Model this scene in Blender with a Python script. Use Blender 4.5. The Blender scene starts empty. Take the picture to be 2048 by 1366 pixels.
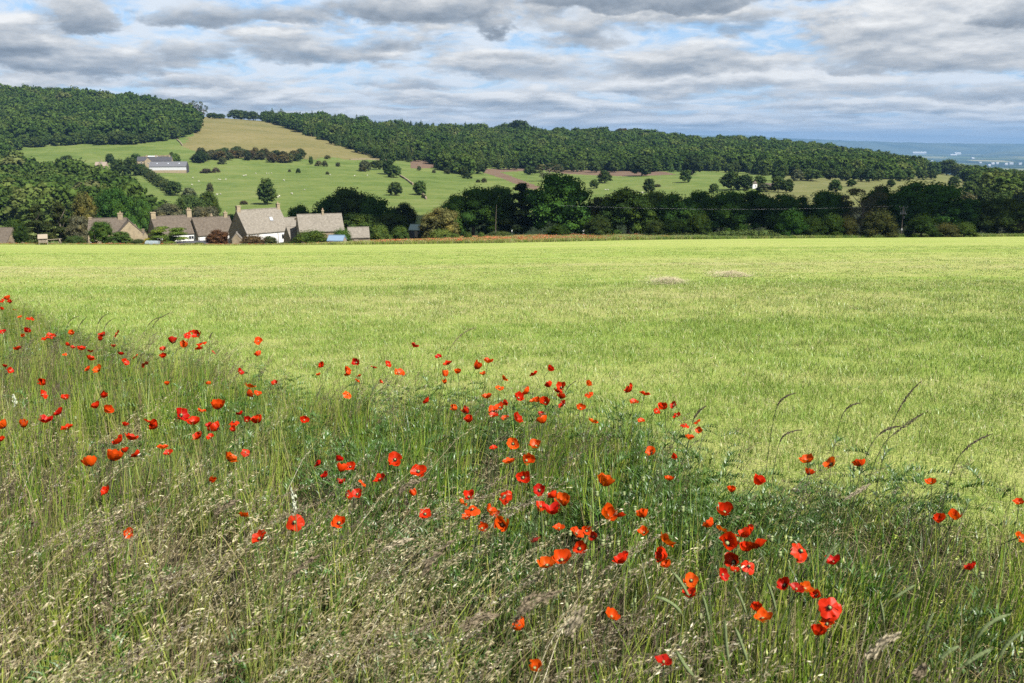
import bpy, math, random
import numpy as np

random.seed(11)
RNG = np.random.default_rng(11)
SC = bpy.context.scene
COL = SC.collection

# ------------------------------------------------------------------ camera
FPX = 1800.0                      # focal length in pixels of a 2048 px wide picture
HORIZON = 285.0
PITCH = math.atan((683 - HORIZON) / FPX)
EYE = 1.6
cam_data = bpy.data.cameras.new('camera')
cam_data.sensor_width = 36.0
cam_data.lens = FPX / 2048 * 36.0
cam_data.clip_start = 0.05
cam_data.dof.use_dof = True
cam_data.dof.focus_distance = 9.0
cam_data.dof.aperture_fstop = 8.0
cam_data.clip_end = 150000
cam = bpy.data.objects.new('camera', cam_data)
cam.location = (0, 0, EYE)
cam.rotation_euler = (math.pi / 2 - PITCH, 0, 0)
COL.objects.link(cam)
SC.camera = cam

# ------------------------------------------------------------------ exposure
SC.view_settings.view_transform = 'Standard'
SC.view_settings.look = 'None'
SC.view_settings.gamma = 1.0
SC.view_settings.use_curve_mapping = False
SC.view_settings.exposure = 1.65
SC.cycles.volume_bounces = 0
SC.cycles.max_bounces = 6
SC.cycles.diffuse_bounces = 2
SC.cycles.transmission_bounces = 4
SC.cycles.glossy_bounces = 2
SC.cycles.sample_clamp_indirect = 4.0
SC.cycles.use_denoising = False

# ------------------------------------------------------------------ sun
SUN_EL = math.radians(50)
SUN_AZ = math.radians(131)        # clockwise from +y (view direction): right and behind the camera
SUN_DIR = np.array([math.sin(SUN_AZ) * math.cos(SUN_EL), math.cos(SUN_AZ) * math.cos(SUN_EL), math.sin(SUN_EL)])
sun_data = bpy.data.lights.new('sun', 'SUN')
sun_data.energy = 4.9
sun_data.angle = math.radians(0.53)
sun_data.color = (1.0, 0.955, 0.88)
sun = bpy.data.objects.new('sun', sun_data)
from mathutils import Vector
sun.rotation_euler = Vector(SUN_DIR).to_track_quat('Z', 'Y').to_euler()
sun.location = (60, -40, 80)
COL.objects.link(sun)

# ------------------------------------------------------------------ node helpers
class NT:
    def __init__(self, tree):
        self.t = tree
        self.n = tree.nodes
        self.l = tree.links
    def node(self, typ, **kw):
        n = self.n.new(typ)
        for k, v in kw.items():
            setattr(n, k, v)
        return n
    def put(self, sock, v):
        if v is None:
            return
        if isinstance(v, bpy.types.NodeSocket):
            self.l.new(v, sock)
        else:
            if hasattr(sock, 'default_value'):
                if sock.type == 'RGBA' and len(v) == 3:
                    v = (*v, 1.0)
                sock.default_value = v
    def m(self, op, a, b=None, c=None, clamp=False):
        n = self.node('ShaderNodeMath', operation=op)
        n.use_clamp = clamp
        for i, v in enumerate((a, b, c)):
            self.put(n.inputs[i], v)
        return n.outputs[0]
    def vm(self, op, a, b=None, scale=None):
        n = self.node('ShaderNodeVectorMath', operation=op)
        self.put(n.inputs[0], a)
        self.put(n.inputs[1], b)
        if scale is not None:
            self.put(n.inputs['Scale'], scale)
        return n.outputs['Value'] if op in ('DOT_PRODUCT', 'LENGTH', 'DISTANCE') else n.outputs[0]
    def noise(self, vec, scale, detail=4, rough=0.55, dist=0.0, lac=2.0, dim='3D'):
        n = self.node('ShaderNodeTexNoise')
        n.noise_dimensions = dim
        if vec is not None:
            self.put(n.inputs['Vector'], vec)
        n.inputs['Scale'].default_value = scale
        n.inputs['Detail'].default_value = detail
        n.inputs['Roughness'].default_value = rough
        n.inputs['Lacunarity'].default_value = lac
        n.inputs['Distortion'].default_value = dist
        return n.outputs[0]
    def mix(self, f, a, b, blend='MIX'):
        n = self.node('ShaderNodeMix', data_type='RGBA', blend_type=blend)
        n.clamp_factor = True
        self.put(n.inputs[0], f)
        self.put(n.inputs[6], a)
        self.put(n.inputs[7], b)
        return n.outputs[2]
    def ramp(self, f, stops, interp='LINEAR'):
        n = self.node('ShaderNodeValToRGB')
        cr = n.color_ramp
        cr.interpolation = interp
        while len(cr.elements) < len(stops):
            cr.elements.new(0.5)
        for e, (p, c) in zip(cr.elements, stops):
            e.position = p
            e.color = (*c, 1.0)
        self.put(n.inputs[0], f)
        return n.outputs[0]
    def rng(self, v, a, b, c=0.0, d=1.0, smooth=True):
        n = self.node('ShaderNodeMapRange')
        n.interpolation_type = 'SMOOTHSTEP' if smooth else 'LINEAR'
        self.put(n.inputs[0], v)
        for i, x in enumerate((a, b, c, d)):
            self.put(n.inputs[1 + i], x)
        return n.outputs[0]
    def comb(self, x, y, z):
        n = self.node('ShaderNodeCombineXYZ')
        for i, v in enumerate((x, y, z)):
            self.put(n.inputs[i], v)
        return n.outputs[0]

# ------------------------------------------------------------------ world: physical sky plus broken cloud deck
def srgb(r, g, b):
    f = lambda c: (c / 255 / 12.92) if c <= 10 else ((c / 255 + 0.055) / 1.055) ** 2.4
    return (f(r), f(g), f(b))

world = bpy.data.worlds.new('World')
SC.world = world
world.use_nodes = True
world.cycles.sampling_method = 'MANUAL'
world.cycles.sample_map_resolution = 512
world.node_tree.nodes.clear()
w = NT(world.node_tree)
SKY_STRENGTH = 0.1
GAIN = 1.0 / (SKY_STRENGTH * 2 ** SC.view_settings.exposure)
def cl(r, g, b):                 # a cloud radiance that shows as this colour
    return tuple(v * GAIN for v in srgb(r, g, b))
sky = w.node('ShaderNodeTexSky', sky_type='NISHITA')
sky.sun_disc = False
sky.sun_elevation = SUN_EL
sky.sun_rotation = SUN_AZ
sky.altitude = 200
tc = w.node('ShaderNodeTexCoord').outputs['Generated']
sep = w.node('ShaderNodeSeparateXYZ')
w.put(sep.inputs[0], tc)
X, Y, Z = sep.outputs
az = w.m('ARCTAN2', X, Y)
el = w.m('MAXIMUM', Z, 0.0)
# warp of the coordinates so that cloud edges are ragged
warp = w.node('ShaderNodeTexNoise')
warp.inputs['Scale'].default_value = 13.0
warp.inputs['Detail'].default_value = 5
warp.inputs['Roughness'].default_value = 0.62
ae = w.comb(az, w.m('MULTIPLY', el, 2.2), 0.0)
w.put(warp.inputs['Vector'], ae)
sw = w.node('ShaderNodeSeparateColor')
w.put(sw.inputs[0], warp.outputs['Color'])
wx = w.m('MULTIPLY', w.m('SUBTRACT', sw.outputs[0], 0.5), 0.17)
wy = w.m('MULTIPLY', w.m('SUBTRACT', sw.outputs[1], 0.5), 0.035)
azw = w.m('ADD', az, wx)
elw = w.m('ADD', el, wy)
rr = w.m('MAXIMUM', w.m('SQRT', w.m('ADD', w.m('MULTIPLY', X, X), w.m('MULTIPLY', Y, Y))), 0.001)
cx_, cy_ = w.m('DIVIDE', X, rr), w.m('DIVIDE', Y, rr)
def cloud_noise(lift, around, up, detail, rough, seed, dist=0.25):
    v = w.m('MULTIPLY', w.m('LOGARITHM', w.m('ADD', el, 0.028 + lift), 2.718282), up)
    return w.noise(w.comb(w.m('ADD', w.m('MULTIPLY', cx_, around), seed), w.m('MULTIPLY', cy_, around), v), 1.0, detail, rough, dist)
n1 = cloud_noise(0.0, 8.0, 3.6, 9, 0.57, 3.1, 0.15)
n2 = cloud_noise(0.008, 8.0, 3.6, 9, 0.57, 3.1, 0.15)
# background deck: noise alone
mass = w.m('ADD', n1, w.m('MULTIPLY', w.m('EXPONENT', w.m('MULTIPLY', el, -20.0)), 0.16))
cover = w.rng(mass, 0.50, 0.62)
fine = cloud_noise(0.0, 22.0, 9.0, 7, 0.62, 9.7, 0.4)
nf = w.m('SUBTRACT', fine, 0.5)
lift = w.m('SUBTRACT', n1, n2)
relief = w.m('ADD', w.m('MULTIPLY', lift, 2.4), w.m('MULTIPLY', nf, 0.55))
STOPS = [(0.04, cl(126, 138, 152)), (0.26, cl(153, 164, 177)), (0.46, cl(184, 191, 199)), (0.66, cl(217, 220, 223)), (0.88, cl(249, 250, 250))]
def cloud_colour(sh):
    return w.ramp(sh, STOPS)
ccol = cloud_colour(w.m('ADD', 0.54, relief))
cirrus = w.rng(cloud_noise(0.0, 16.0, 7.0, 7, 0.62, 21.0, 0.8), 0.34, 0.58)
gap = w.mix(w.m('MULTIPLY', cirrus, 0.92), w.mix(0.8, sky.outputs[0], cl(132, 180, 230)), cl(232, 240, 249))
col = w.mix(cover, gap, ccol)
# towards the horizon the deck is seen edge-on and thins to pale blue bands
bands = w.noise(w.comb(w.m('MULTIPLY', cx_, 5.0), w.m('MULTIPLY', cy_, 5.0), w.m('MULTIPLY', el, 150.0)), 1.0, 6, 0.58, 0.5)
hcol = w.ramp(bands, [(0.32, cl(164, 188, 216)), (0.5, cl(184, 203, 226)), (0.66, cl(216, 225, 237))])
hz = w.m('EXPONENT', w.m('MULTIPLY', el, -42.0))
col = w.mix(w.m('MULTIPLY', hz, 1.0), col, hcol)

# the larger clouds of this sky, far ones first: centre, base, half-width, height (pixels of a 2048 px wide view), weight, brightness
CLOUDS = [
    (1450, 244, 260, 12, 0.7, .10), (820, 232, 230, 13, 0.7, .12), (1930, 240, 120, 16, 0.9, .36), (330, 200, 200, 14, 0.7, .08), (1180, 226, 210, 13, 0.7, .06), (620, 214, 170, 18, 0.8, .16),
    (1650, 222, 190, 18, 0.8, .10), (1990, 205, 110, 22, 0.8, .30), (900, 206, 170, 18, 0.8, .10), (130, 168, 170, 24, 0.9, .26), (420, 178, 150, 22, 0.85, .02), (700, 196, 140, 18, 0.8, .20), (1480, 205, 150, 18, 0.7, .08),
    (1230, 184, 190, 46, 1.0, .22), (820, 182, 120, 34, 0.75, -.04), (1700, 190, 200, 40, 0.9, .18), (630, 168, 80, 26, 0.9, .36), (1920, 196, 150, 34, 0.9, -.04), (1560, 176, 170, 46, 1.0, .30),
    (90, 138, 150, 62, 1.0, -.10), (230, 150, 110, 52, 0.95, -.08), (1060, 156, 200, 56, 1.0, .12), (1370, 146, 190, 58, 1.0, .04), (2028, 156, 40, 16, 0.9, -.12), (1720, 140, 150, 34, 0.8, -.06),
    (395, 130, 100, 56, 1.0, -.02), (640, 124, 150, 44, 1.0, -.04), (790, 106, 110, 36, 0.9, -.02), (1180, 92, 120, 52, 0.9, .04), (1010, 130, 110, 30, 0.8, .08),
    (40, 92, 70, 40, 0.8, -.02), (190, 66, 64, 50, 1.0, -.10), (980, 78, 48, 44, 0.95, -.08), (1470, 74, 100, 40, 0.6, -.10),
    (1870, 110, 250, 112, 1.25, .16), (2030, 62, 110, 40, 1.0, -.18),
    (430, 58, 130, 42, 0.95, -.10), (570, 56, 110, 38, 0.85, -.12), (820, 48, 180, 48, 1.05, -.14), (1270, 30, 230, 44, 1.15, -.20), (1560, 20, 120, 30, 0.7, -.06), (60, 16, 60, 20, 0.7, -.10)]
for (bx, by, bw, bh, wt, br) in CLOUDS:
    a0 = math.atan((bx - 1024) / FPX)
    e0 = (HORIZON - by) / FPX * math.cos(a0)
    dx = w.m('MULTIPLY', w.m('SUBTRACT', azw, a0), FPX / bw)
    dy = w.m('MULTIPLY', w.m('SUBTRACT', elw, e0), FPX / bh)
    up = w.m('MAXIMUM', dy, 0.0)
    dn = w.m('MULTIPLY', w.m('MINIMUM', dy, 0.0), 3.2)
    q = w.m('ADD', w.m('MULTIPLY', dx, dx), w.m('ADD', w.m('MULTIPLY', up, up), w.m('MULTIPLY', dn, dn)))
    core = w.m('ADD', w.m('SUBTRACT', wt, q), w.m('ADD', w.m('MULTIPLY', w.m('SUBTRACT', n1, 0.5), 2.4), w.m('MULTIPLY', nf, 1.1)))
    al = w.rng(core, -0.12, 0.85)
    sh = w.m('ADD', w.m('ADD', w.m('MULTIPLY', up, 0.46), 0.36 + br), w.m('ADD', w.m('MULTIPLY', lift, 1.6), w.m('MULTIPLY', nf, 0.55)))
    cc = cloud_colour(sh)
    dist = math.exp(-max(HORIZON - by, 5) / 55.0)          # far clouds sink into the blue air
    if dist > 0.08:
        cc = w.mix(dist * 0.75, cc, cl(176, 196, 221))
    col = w.mix(w.m('MULTIPLY', al, 0.96), col, cc)
bg = w.node('ShaderNodeBackground')
bg.inputs['Strength'].default_value = SKY_STRENGTH
w.put(bg.inputs['Color'], col)
out = w.node('ShaderNodeOutputWorld')
w.put(out.inputs['Surface'], bg.outputs[0])

# ------------------------------------------------------------------ mesh helpers
def tag(o, label=None, cat=None, group=None, kind=None):
    if label: o['label'] = label
    if cat: o['category'] = cat
    if group: o['group'] = group
    if kind: o['kind'] = kind
    return o

def mesh_arrays(name, verts, faces, mats=(), mi=None, colors=None, smooth=False):
    """verts (n,3); faces: list of arrays (m,k) with k = 3 or 4."""
    me = bpy.data.meshes.new(name)
    verts = np.asarray(verts, dtype=np.float32).reshape(-1, 3)
    faces = [np.asarray(f, dtype=np.int32) for f in faces if len(f)]
    me.vertices.add(len(verts))
    me.vertices.foreach_set('co', verts.ravel())
    loops = np.concatenate([f.ravel() for f in faces])
    sizes = np.concatenate([np.full(len(f), f.shape[1], dtype=np.int32) for f in faces])
    starts = np.concatenate([[0], np.cumsum(sizes)[:-1]]).astype(np.int32)
    me.loops.add(len(loops))
    me.loops.foreach_set('vertex_index', loops)
    me.polygons.add(len(sizes))
    me.polygons.foreach_set('loop_start', starts)
    me.polygons.foreach_set('loop_total', sizes)
    if mi is not None:
        me.polygons.foreach_set('material_index', np.asarray(mi, dtype=np.int32))
    if smooth:
        me.polygons.foreach_set('use_smooth', np.ones(len(sizes), dtype=bool))
    for m in mats:
        me.materials.append(m)
    me.update(calc_edges=True)
    if colors is not None:
        at = me.attributes.new('Col', 'FLOAT_COLOR', 'POINT')
        c = np.ones((len(verts), 4), dtype=np.float32)
        c[:, :3] = colors
        at.data.foreach_set('color', c.ravel())
    return me

class MB:
    """Collects shapes for ONE mesh."""
    def __init__(self):
        self.v, self.f, self.mi = [], [], []
    def poly(self, pts, mi=0):
        b = len(self.v)
        self.v += [tuple(p) for p in pts]
        self.f.append(tuple(range(b, b + len(pts))))
        self.mi.append(mi)
    def box(self, x0, x1, y0, y1, z0, z1, mi=0):
        b = len(self.v)
        self.v += [(x0, y0, z0), (x1, y0, z0), (x1, y1, z0), (x0, y1, z0), (x0, y0, z1), (x1, y0, z1), (x1, y1, z1), (x0, y1, z1)]
        for q in ((0, 3, 2, 1), (4, 5, 6, 7), (0, 1, 5, 4), (1, 2, 6, 5), (2, 3, 7, 6), (3, 0, 4, 7)):
            self.f.append(tuple(b + i for i in q))
            self.mi.append(mi)
        return self
    def prism(self, prof, x0, x1, mi=0):
        """profile in (y, z), extruded along x"""
        n = len(prof)
        b = len(self.v)
        self.v += [(x0, y, z) for y, z in prof] + [(x1, y, z) for y, z in prof]
        self.f.append(tuple(b + i for i in range(n)))
        self.f.append(tuple(b + n + i for i in reversed(range(n))))
        self.mi += [mi, mi]
        for i in range(n):
            j = (i + 1) % n
            self.f.append((b + i, b + n + i, b + n + j, b + j))
            self.mi.append(mi)
        return self
    def tube(self, pts, radii, sides=6, mi=0, cap=True):
        pts = [Vector(p) for p in pts]
        b0 = len(self.v)
        for i, p in enumerate(pts):
            d = (pts[min(i + 1, len(pts) - 1)] - pts[max(i - 1, 0)]).normalized()
            a = d.cross(Vector((0.31, 0.87, 0.12)) if abs(d.x) < 0.9 else Vector((0, 1, 0))).normalized()
            c = d.cross(a)
            for k in range(sides):
                t = 2 * math.pi * k / sides
                self.v.append(tuple(p + (a * math.cos(t) + c * math.sin(t)) * radii[i]))
        for i in range(len(pts) - 1):
            for k in range(sides):
                k2 = (k + 1) % sides
                self.f.append((b0 + i * sides + k, b0 + i * sides + k2, b0 + (i + 1) * sides + k2, b0 + (i + 1) * sides + k))
                self.mi.append(mi)
        if cap:
            self.f.append(tuple(b0 + k for k in reversed(range(sides))))
            self.f.append(tuple(b0 + (len(pts) - 1) * sides + k for k in range(sides)))
            self.mi += [mi, mi]
        return self
    def ball(self, c, r, rings=5, seg=8, sz=1.0, mi=0):
        b = len(self.v)
        self.v.append((c[0], c[1], c[2] + r * sz))
        for i in range(1, rings):
            ph = math.pi * i / rings
            for k in range(seg):
                t = 2 * math.pi * k / seg
                self.v.append((c[0] + r * math.sin(ph) * math.cos(t), c[1] + r * math.sin(ph) * math.sin(t), c[2] + r * sz * math.cos(ph)))
        self.v.append((c[0], c[1], c[2] - r * sz))
        last = len(self.v) - 1
        for k in range(seg):
            k2 = (k + 1) % seg
            self.f.append((b, b + 1 + k, b + 1 + k2))
            self.f.append((last, last - seg + k2, last - seg + k))
            self.mi += [mi, mi]
            for i in range(rings - 2):
                r0 = b + 1 + i * seg
                self.f.append((r0 + k, r0 + seg + k, r0 + seg + k2, r0 + k2))
                self.mi.append(mi)
        return self
    def mesh(self, name, mats, smooth=False):
        me = bpy.data.meshes.new(name)
        me.from_pydata(self.v, [], self.f)
        for m in (mats if isinstance(mats, (list, tuple)) else [mats]):
            me.materials.append(m)
        me.polygons.foreach_set('material_index', self.mi)
        if smooth:
            me.polygons.foreach_set('use_smooth', [True] * len(self.f))
        me.update()
        return me
    def obj(self, name, mats, parent=None, smooth=False):
        return link(name, self.mesh(name, mats, smooth), parent)

def link(name, data, parent=None, loc=None, color=None):
    o = bpy.data.objects.new(name, data)
    COL.objects.link(o)
    if parent is not None:
        o.parent = parent
    if loc is not None:
        o.location = loc
    if color is not None:
        o.color = (*color, 1)
    return o

def empty(name, loc, rz=0.0):
    o = bpy.data.objects.new(name, None)
    o.empty_display_size = 0.1
    o.location = loc
    o.rotation_euler = (0, 0, rz)
    COL.objects.link(o)
    return o

# smooth value noise for laying things out
def _hash(ix, iy, seed):
    h = (ix.astype(np.int64) * 374761393 + iy.astype(np.int64) * 668265263 + seed * 144665) & 0x7fffffff
    h = ((h ^ (h >> 13)) * 1274126177) & 0x7fffffff
    return ((h ^ (h >> 16)) & 0xffff) / 65535.0
def vnoise(x, y, seed=0):
    x = np.asarray(x, float); y = np.asarray(y, float)
    ix = np.floor(x); iy = np.floor(y)
    fx = x - ix; fy = y - iy
    fx = fx * fx * (3 - 2 * fx); fy = fy * fy * (3 - 2 * fy)
    a = _hash(ix, iy, seed); b = _hash(ix + 1, iy, seed); c = _hash(ix, iy + 1, seed); d = _hash(ix + 1, iy + 1, seed)
    return (a * (1 - fx) + b * fx) * (1 - fy) + (c * (1 - fx) + d * fx) * fy
def fbm(x, y, seed=0, octaves=4):
    s, amp, tot = 0.0, 1.0, 0.0
    for k in range(octaves):
        s = s + amp * vnoise(np.asarray(x) * 2 ** k, np.asarray(y) * 2 ** k, seed + k * 17)
        tot += amp
        amp *= 0.55
    return s / tot

# ------------------------------------------------------------------ lie of the land
SP, CP = math.sin(PITCH), math.cos(PITCH)
def t_of(py):                       # height over distance of the line of sight through picture row py
    yc = (683 - np.asarray(py, float)) / FPX
    return (yc * CP - SP) / (CP + yc * SP)
def u_of(px, py):                   # sideways offset over distance
    yc = (683 - np.asarray(py, float)) / FPX
    return (np.asarray(px, float) - 1024) / FPX / (CP + yc * SP)
def pix(x, y, z):                   # where a point of the place shows
    zz = z - EYE
    d = y * CP - zz * SP
    return 1024 + FPX * x / d, 683 - FPX * (y * SP + zz * CP) / d

# the field falls gently away; its far edge
EDGE_PX = [-400, 0, 460, 740, 1000, 1300, 1500, 2048, 2450]
EDGE_PY = [489, 489, 491, 489, 486, 479.5, 477.5, 473, 471]
EDGE_Y = [185, 184, 176, 165, 166, 186, 196, 212, 214]
_eu = u_of(EDGE_PX, EDGE_PY)
_es = t_of(EDGE_PY) + EYE / np.array(EDGE_Y)
def slope(u): return np.interp(u, _eu, _es)
_uu = np.linspace(-1.3, 1.3, 521)
_ss = slope(_uu)
_k = np.hanning(61); _k /= _k.sum()
_ss = np.convolve(np.pad(_ss, 30, mode='edge'), _k, 'valid')
def slope(u): return np.interp(u, _uu, _ss)
def edge_y(u):                      # distance of the far edge, seen at the picture row of the edge
    py = np.interp(u, _eu, EDGE_PY)
    return np.clip(EYE / np.maximum(slope(u) - t_of(py), 1e-4), 120, 235)

COLS = [-300, 0, 200, 400, 600, 800, 1000, 1200, 1400, 1600, 1800, 2000, 2350]
ROWS = [
    (240, [503, 503, 503, 503, 501, 484, 472, 470, 470, 469, 468, 467, 466]),
    (320, [476, 476, 476, 476, 474, 468, 456, 452, 450, 448, 448, 450, 456]),
    (430, [432, 432, 432, 428, 425, 425, 422, 415, 408, 405, 405, 420, 445]),
    (550, [388, 388, 386, 386, 388, 392, 396, 390, 385, 380, 380, 398, 428]),
    (720, [340, 340, 341, 343, 347, 354, 364, 364, 361, 362, 366, 382, 414]),
    (880, [302, 302, 303, 303, 313, 327, 343, 347, 346, 350, 353, 370, 402]),
    (1050, [252, 252, 256, 264, 276, 302, 320, 327, 329, 333, 344, 366, 400]),
    (1250, [201, 204, 214, 238, 254, 279, 295, 303, 310, 314, 336, 364, 398]),
    (1450, [193, 198, 207, 232.5, 244, 264, 271, 275, 292, 299, 334, 363, 396]),
    (1800, [260, 260, 270, 300, 310, 320, 325, 330, 335, 345, 365, 375, 400]),
    (2600, [420, 420, 420, 420, 420, 420, 420, 420, 420, 420, 425, 430, 440]),
]
TY = np.concatenate([np.linspace(240, 430, 24)[:-1], np.linspace(430, 1500, 215)[:-1], np.linspace(1500, 2600, 24)])
TU = np.linspace(-0.80, 0.80, 521)
_tab = np.array([np.interp(TU, u_of(COLS, 285), t_of(r)) for _, r in ROWS])
_tab = np.array([np.interp(TY, [r[0] for r in ROWS], _tab[:, i]) for i in range(len(TU))]).T      # rows TY, columns TU
def _blur(a, k, axis):
    ker = np.hanning(2 * k + 3)[1:-1]; ker /= ker.sum()
    pad = [(0, 0), (0, 0)]; pad[axis] = (k, k)
    return np.apply_along_axis(lambda v: np.convolve(v, ker, 'valid'), axis, np.pad(a, pad, mode='reflect', reflect_type='odd'))
_tab = _blur(_blur(_tab, 14, 0), 24, 1)
_gx = TU[None, :] * TY[:, None]
_gy = np.repeat(TY[:, None], len(TU), 1)
_und = (fbm(_gx / 90, _gy / 90, 5, 4) - 0.5) * 5.0 * np.clip((TY[:, None] - 430) / 200, 0, 1) * np.clip((1500 - TY[:, None]) / 250, 0.15, 1)
_tab = _tab + _und / TY[:, None]
def terr_t(u, y):
    i = np.clip(np.interp(y, TY, np.arange(len(TY))), 0, len(TY) - 1.001); j = np.clip((np.asarray(u) - TU[0]) / (TU[1] - TU[0]), 0, len(TU) - 1.001)
    i0 = np.floor(i).astype(int); j0 = np.floor(j).astype(int); fi = i - i0; fj = j - j0
    return (_tab[i0, j0] * (1 - fi) + _tab[i0 + 1, j0] * fi) * (1 - fj) + (_tab[i0, j0 + 1] * (1 - fi) + _tab[i0 + 1, j0 + 1] * fi) * fj
def ground_z(x, y):
    """height of the ground anywhere in front of the camera"""
    x = np.asarray(x, float); y = np.asarray(y, float)
    u = x / np.maximum(y, 0.05)
    uc = np.clip(u, -1.25, 1.25)
    near = slope(uc) * y + (fbm(x / 7, y / 7, 2, 3) - 0.5) * 0.10 * np.clip(1 - y / 60, 0, 1)
    ye = edge_y(uc) + 3
    t240 = terr_t(uc, np.full_like(y, 240.0)) * 240 + EYE
    f = np.clip((y - ye) / np.maximum(240 - ye, 1), 0, 1)
    zed = slope(uc) * ye
    far = np.where(y < 240, zed * (1 - f) + t240 * f, terr_t(uc, y) * y + EYE)
    return np.where(y <= ye, near, far)
def hit(px, py, y0=240.0):
    """the first point of the land beyond distance y0 that picture point (px, py) shows"""
    u = float(u_of(px, py)); t = float(t_of(py))
    ys = np.linspace(y0, 1560, 1400)
    tt = terr_t(np.full_like(ys, u), ys)
    k = np.argmax(tt >= t)
    yy = float(ys[k]) if tt[k] >= t else 1450.0
    return u * yy, yy, float(ground_z(u * yy, yy))
def near_hit(px, py, h=0.0):
    """the point at height h above the near field that picture point (px, py) shows"""
    u = float(u_of(px, py)); t = float(t_of(py))
    y = 4.0
    for _ in range(3):
        y = (EYE - h) / max(float(slope(np.clip(u, -1.25, 1.25))) - t, 1e-4)
    return u * y, y
def inside(poly, px, py):
    px = np.asarray(px, float); py = np.asarray(py, float)
    r = np.zeros(px.shape, bool)
    n = len(poly)
    for i in range(n):
        x1, y1 = poly[i]; x2, y2 = poly[(i + 1) % n]
        c = ((y1 > py) != (y2 > py)) & (px < (x2 - x1) * (py - y1) / (y2 - y1 + 1e-12) + x1)
        r ^= c
    return r

# ------------------------------------------------------------------ materials
def material(name, build):
    m = bpy.data.materials.new(name)
    m.use_nodes = True
    m.node_tree.nodes.clear()
    t = NT(m.node_tree)
    s = build(t)
    o = t.node('ShaderNodeOutputMaterial')
    t.put(o.inputs['Surface'], s)
    return m
ALB = 0.53
def alb(t, c):
    return t.vm('SCALE', c, scale=ALB) if isinstance(c, bpy.types.NodeSocket) else tuple(v * ALB for v in c[:3])
def principled(t, color, rough=0.8, bump=None, spec=0.3, metal=0.0, bdist=0.02, bstr=0.5):
    p = t.node('ShaderNodeBsdfPrincipled')
    t.put(p.inputs['Base Color'], alb(t, color))
    t.put(p.inputs['Roughness'], rough)
    p.inputs['Specular IOR Level'].default_value = spec
    p.inputs['Metallic'].default_value = metal
    if bump is not None:
        b = t.node('ShaderNodeBump')
        b.inputs['Strength'].default_value = bstr
        b.inputs['Distance'].default_value = bdist
        t.put(b.inputs['Height'], bump)
        t.put(p.inputs['Normal'], b.outputs[0])
    return p.outputs[0]
def pos(t): return t.node('ShaderNodeNewGeometry').outputs['Position']
def objco(t): return t.node('ShaderNodeTexCoord').outputs['Object']
def leafy(t, color, trans=0.25, tcol=None, gloss=0.04):
    d = t.node('ShaderNodeBsdfDiffuse'); t.put(d.inputs[0], alb(t, color))
    tr = t.node('ShaderNodeBsdfTranslucent'); t.put(tr.inputs[0], alb(t, tcol if tcol is not None else color))
    mx = t.node('ShaderNodeMixShader'); mx.inputs[0].default_value = trans
    t.put(mx.inputs[1], d.outputs[0]); t.put(mx.inputs[2], tr.outputs[0])
    if gloss <= 0:
        return mx.outputs[0]
    g = t.node('ShaderNodeBsdfGlossy'); g.inputs['Roughness'].default_value = 0.45; t.put(g.inputs[0], (0.9, 0.95, 0.9))
    m2 = t.node('ShaderNodeMixShader'); m2.inputs[0].default_value = gloss
    t.put(m2.inputs[1], mx.outputs[0]); t.put(m2.inputs[2], g.outputs[0])
    return m2.outputs[0]

def _leaf(t):
    oi = t.node('ShaderNodeObjectInfo')
    g = t.node('ShaderNodeNewGeometry')
    v = t.rng(g.outputs['Random Per Island'], 0, 1, 0.62, 1.45, False)
    c = t.vm('SCALE', oi.outputs['Color'], scale=v)
    big = t.noise(t.node('ShaderNodeTexCoord').outputs['Object'], 3.0, 3)
    c = t.mix(t.rng(big, 0.42, 0.7), c, t.vm('MULTIPLY', c, (1.5, 1.25, 0.9)))
    return leafy(t, c, 0.22, t.vm('MULTIPLY', c, (1.25, 1.2, 0.6)), 0.0)
LEAF = material('leaf', _leaf)
def _wood_leaf(stops):
    def f(t):
        oi = t.node('ShaderNodeObjectInfo')
        g = t.node('ShaderNodeNewGeometry')
        tone = t.node('ShaderNodeAttribute', attribute_name='tone', attribute_type='INSTANCER').outputs['Fac']
        c = t.ramp(t.m('ADD', t.m('MULTIPLY', oi.outputs['Random'], 0.55), t.m('MULTIPLY', tone, 0.5)), stops)
        v = t.rng(g.outputs['Random Per Island'], 0, 1, 0.6, 1.45, False)
        c = t.vm('SCALE', c, scale=v)
        return leafy(t, c, 0.2, None, 0.0)
    return f
WOOD_LEAF = material('woodland_leaf', _wood_leaf([(0.0, (0.030, 0.058, 0.012)), (0.3, (0.048, 0.086, 0.018)), (0.65, (0.070, 0.110, 0.023)), (0.88, (0.104, 0.134, 0.035)), (1.0, (0.132, 0.142, 0.055))]))
FIR_LEAF = material('conifer_leaf', _wood_leaf([(0.0, (0.040, 0.066, 0.017)), (0.5, (0.062, 0.094, 0.025)), (0.85, (0.084, 0.112, 0.031)), (1.0, (0.11, 0.122, 0.050))]))
BARK = material('bark', lambda t: principled(t, t.mix(t.noise(objco(t), 18, 4), (0.10, 0.08, 0.06), (0.24, 0.20, 0.16)), 0.95, t.noise(objco(t), 30, 4), 0.1))
PALE_BARK = material('pale_bark', lambda t: principled(t, t.mix(t.noise(objco(t), 10, 4), (0.26, 0.23, 0.19), (0.42, 0.38, 0.32)), 0.95, None, 0.1))

# ------------------------------------------------------------------ ground
def grid_faces(nr, nc):
    i = np.arange(nr - 1)[:, None] * nc + np.arange(nc - 1)[None, :]
    return np.stack([i, i + 1, i + nc + 1, i + nc], -1).reshape(-1, 4)

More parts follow.
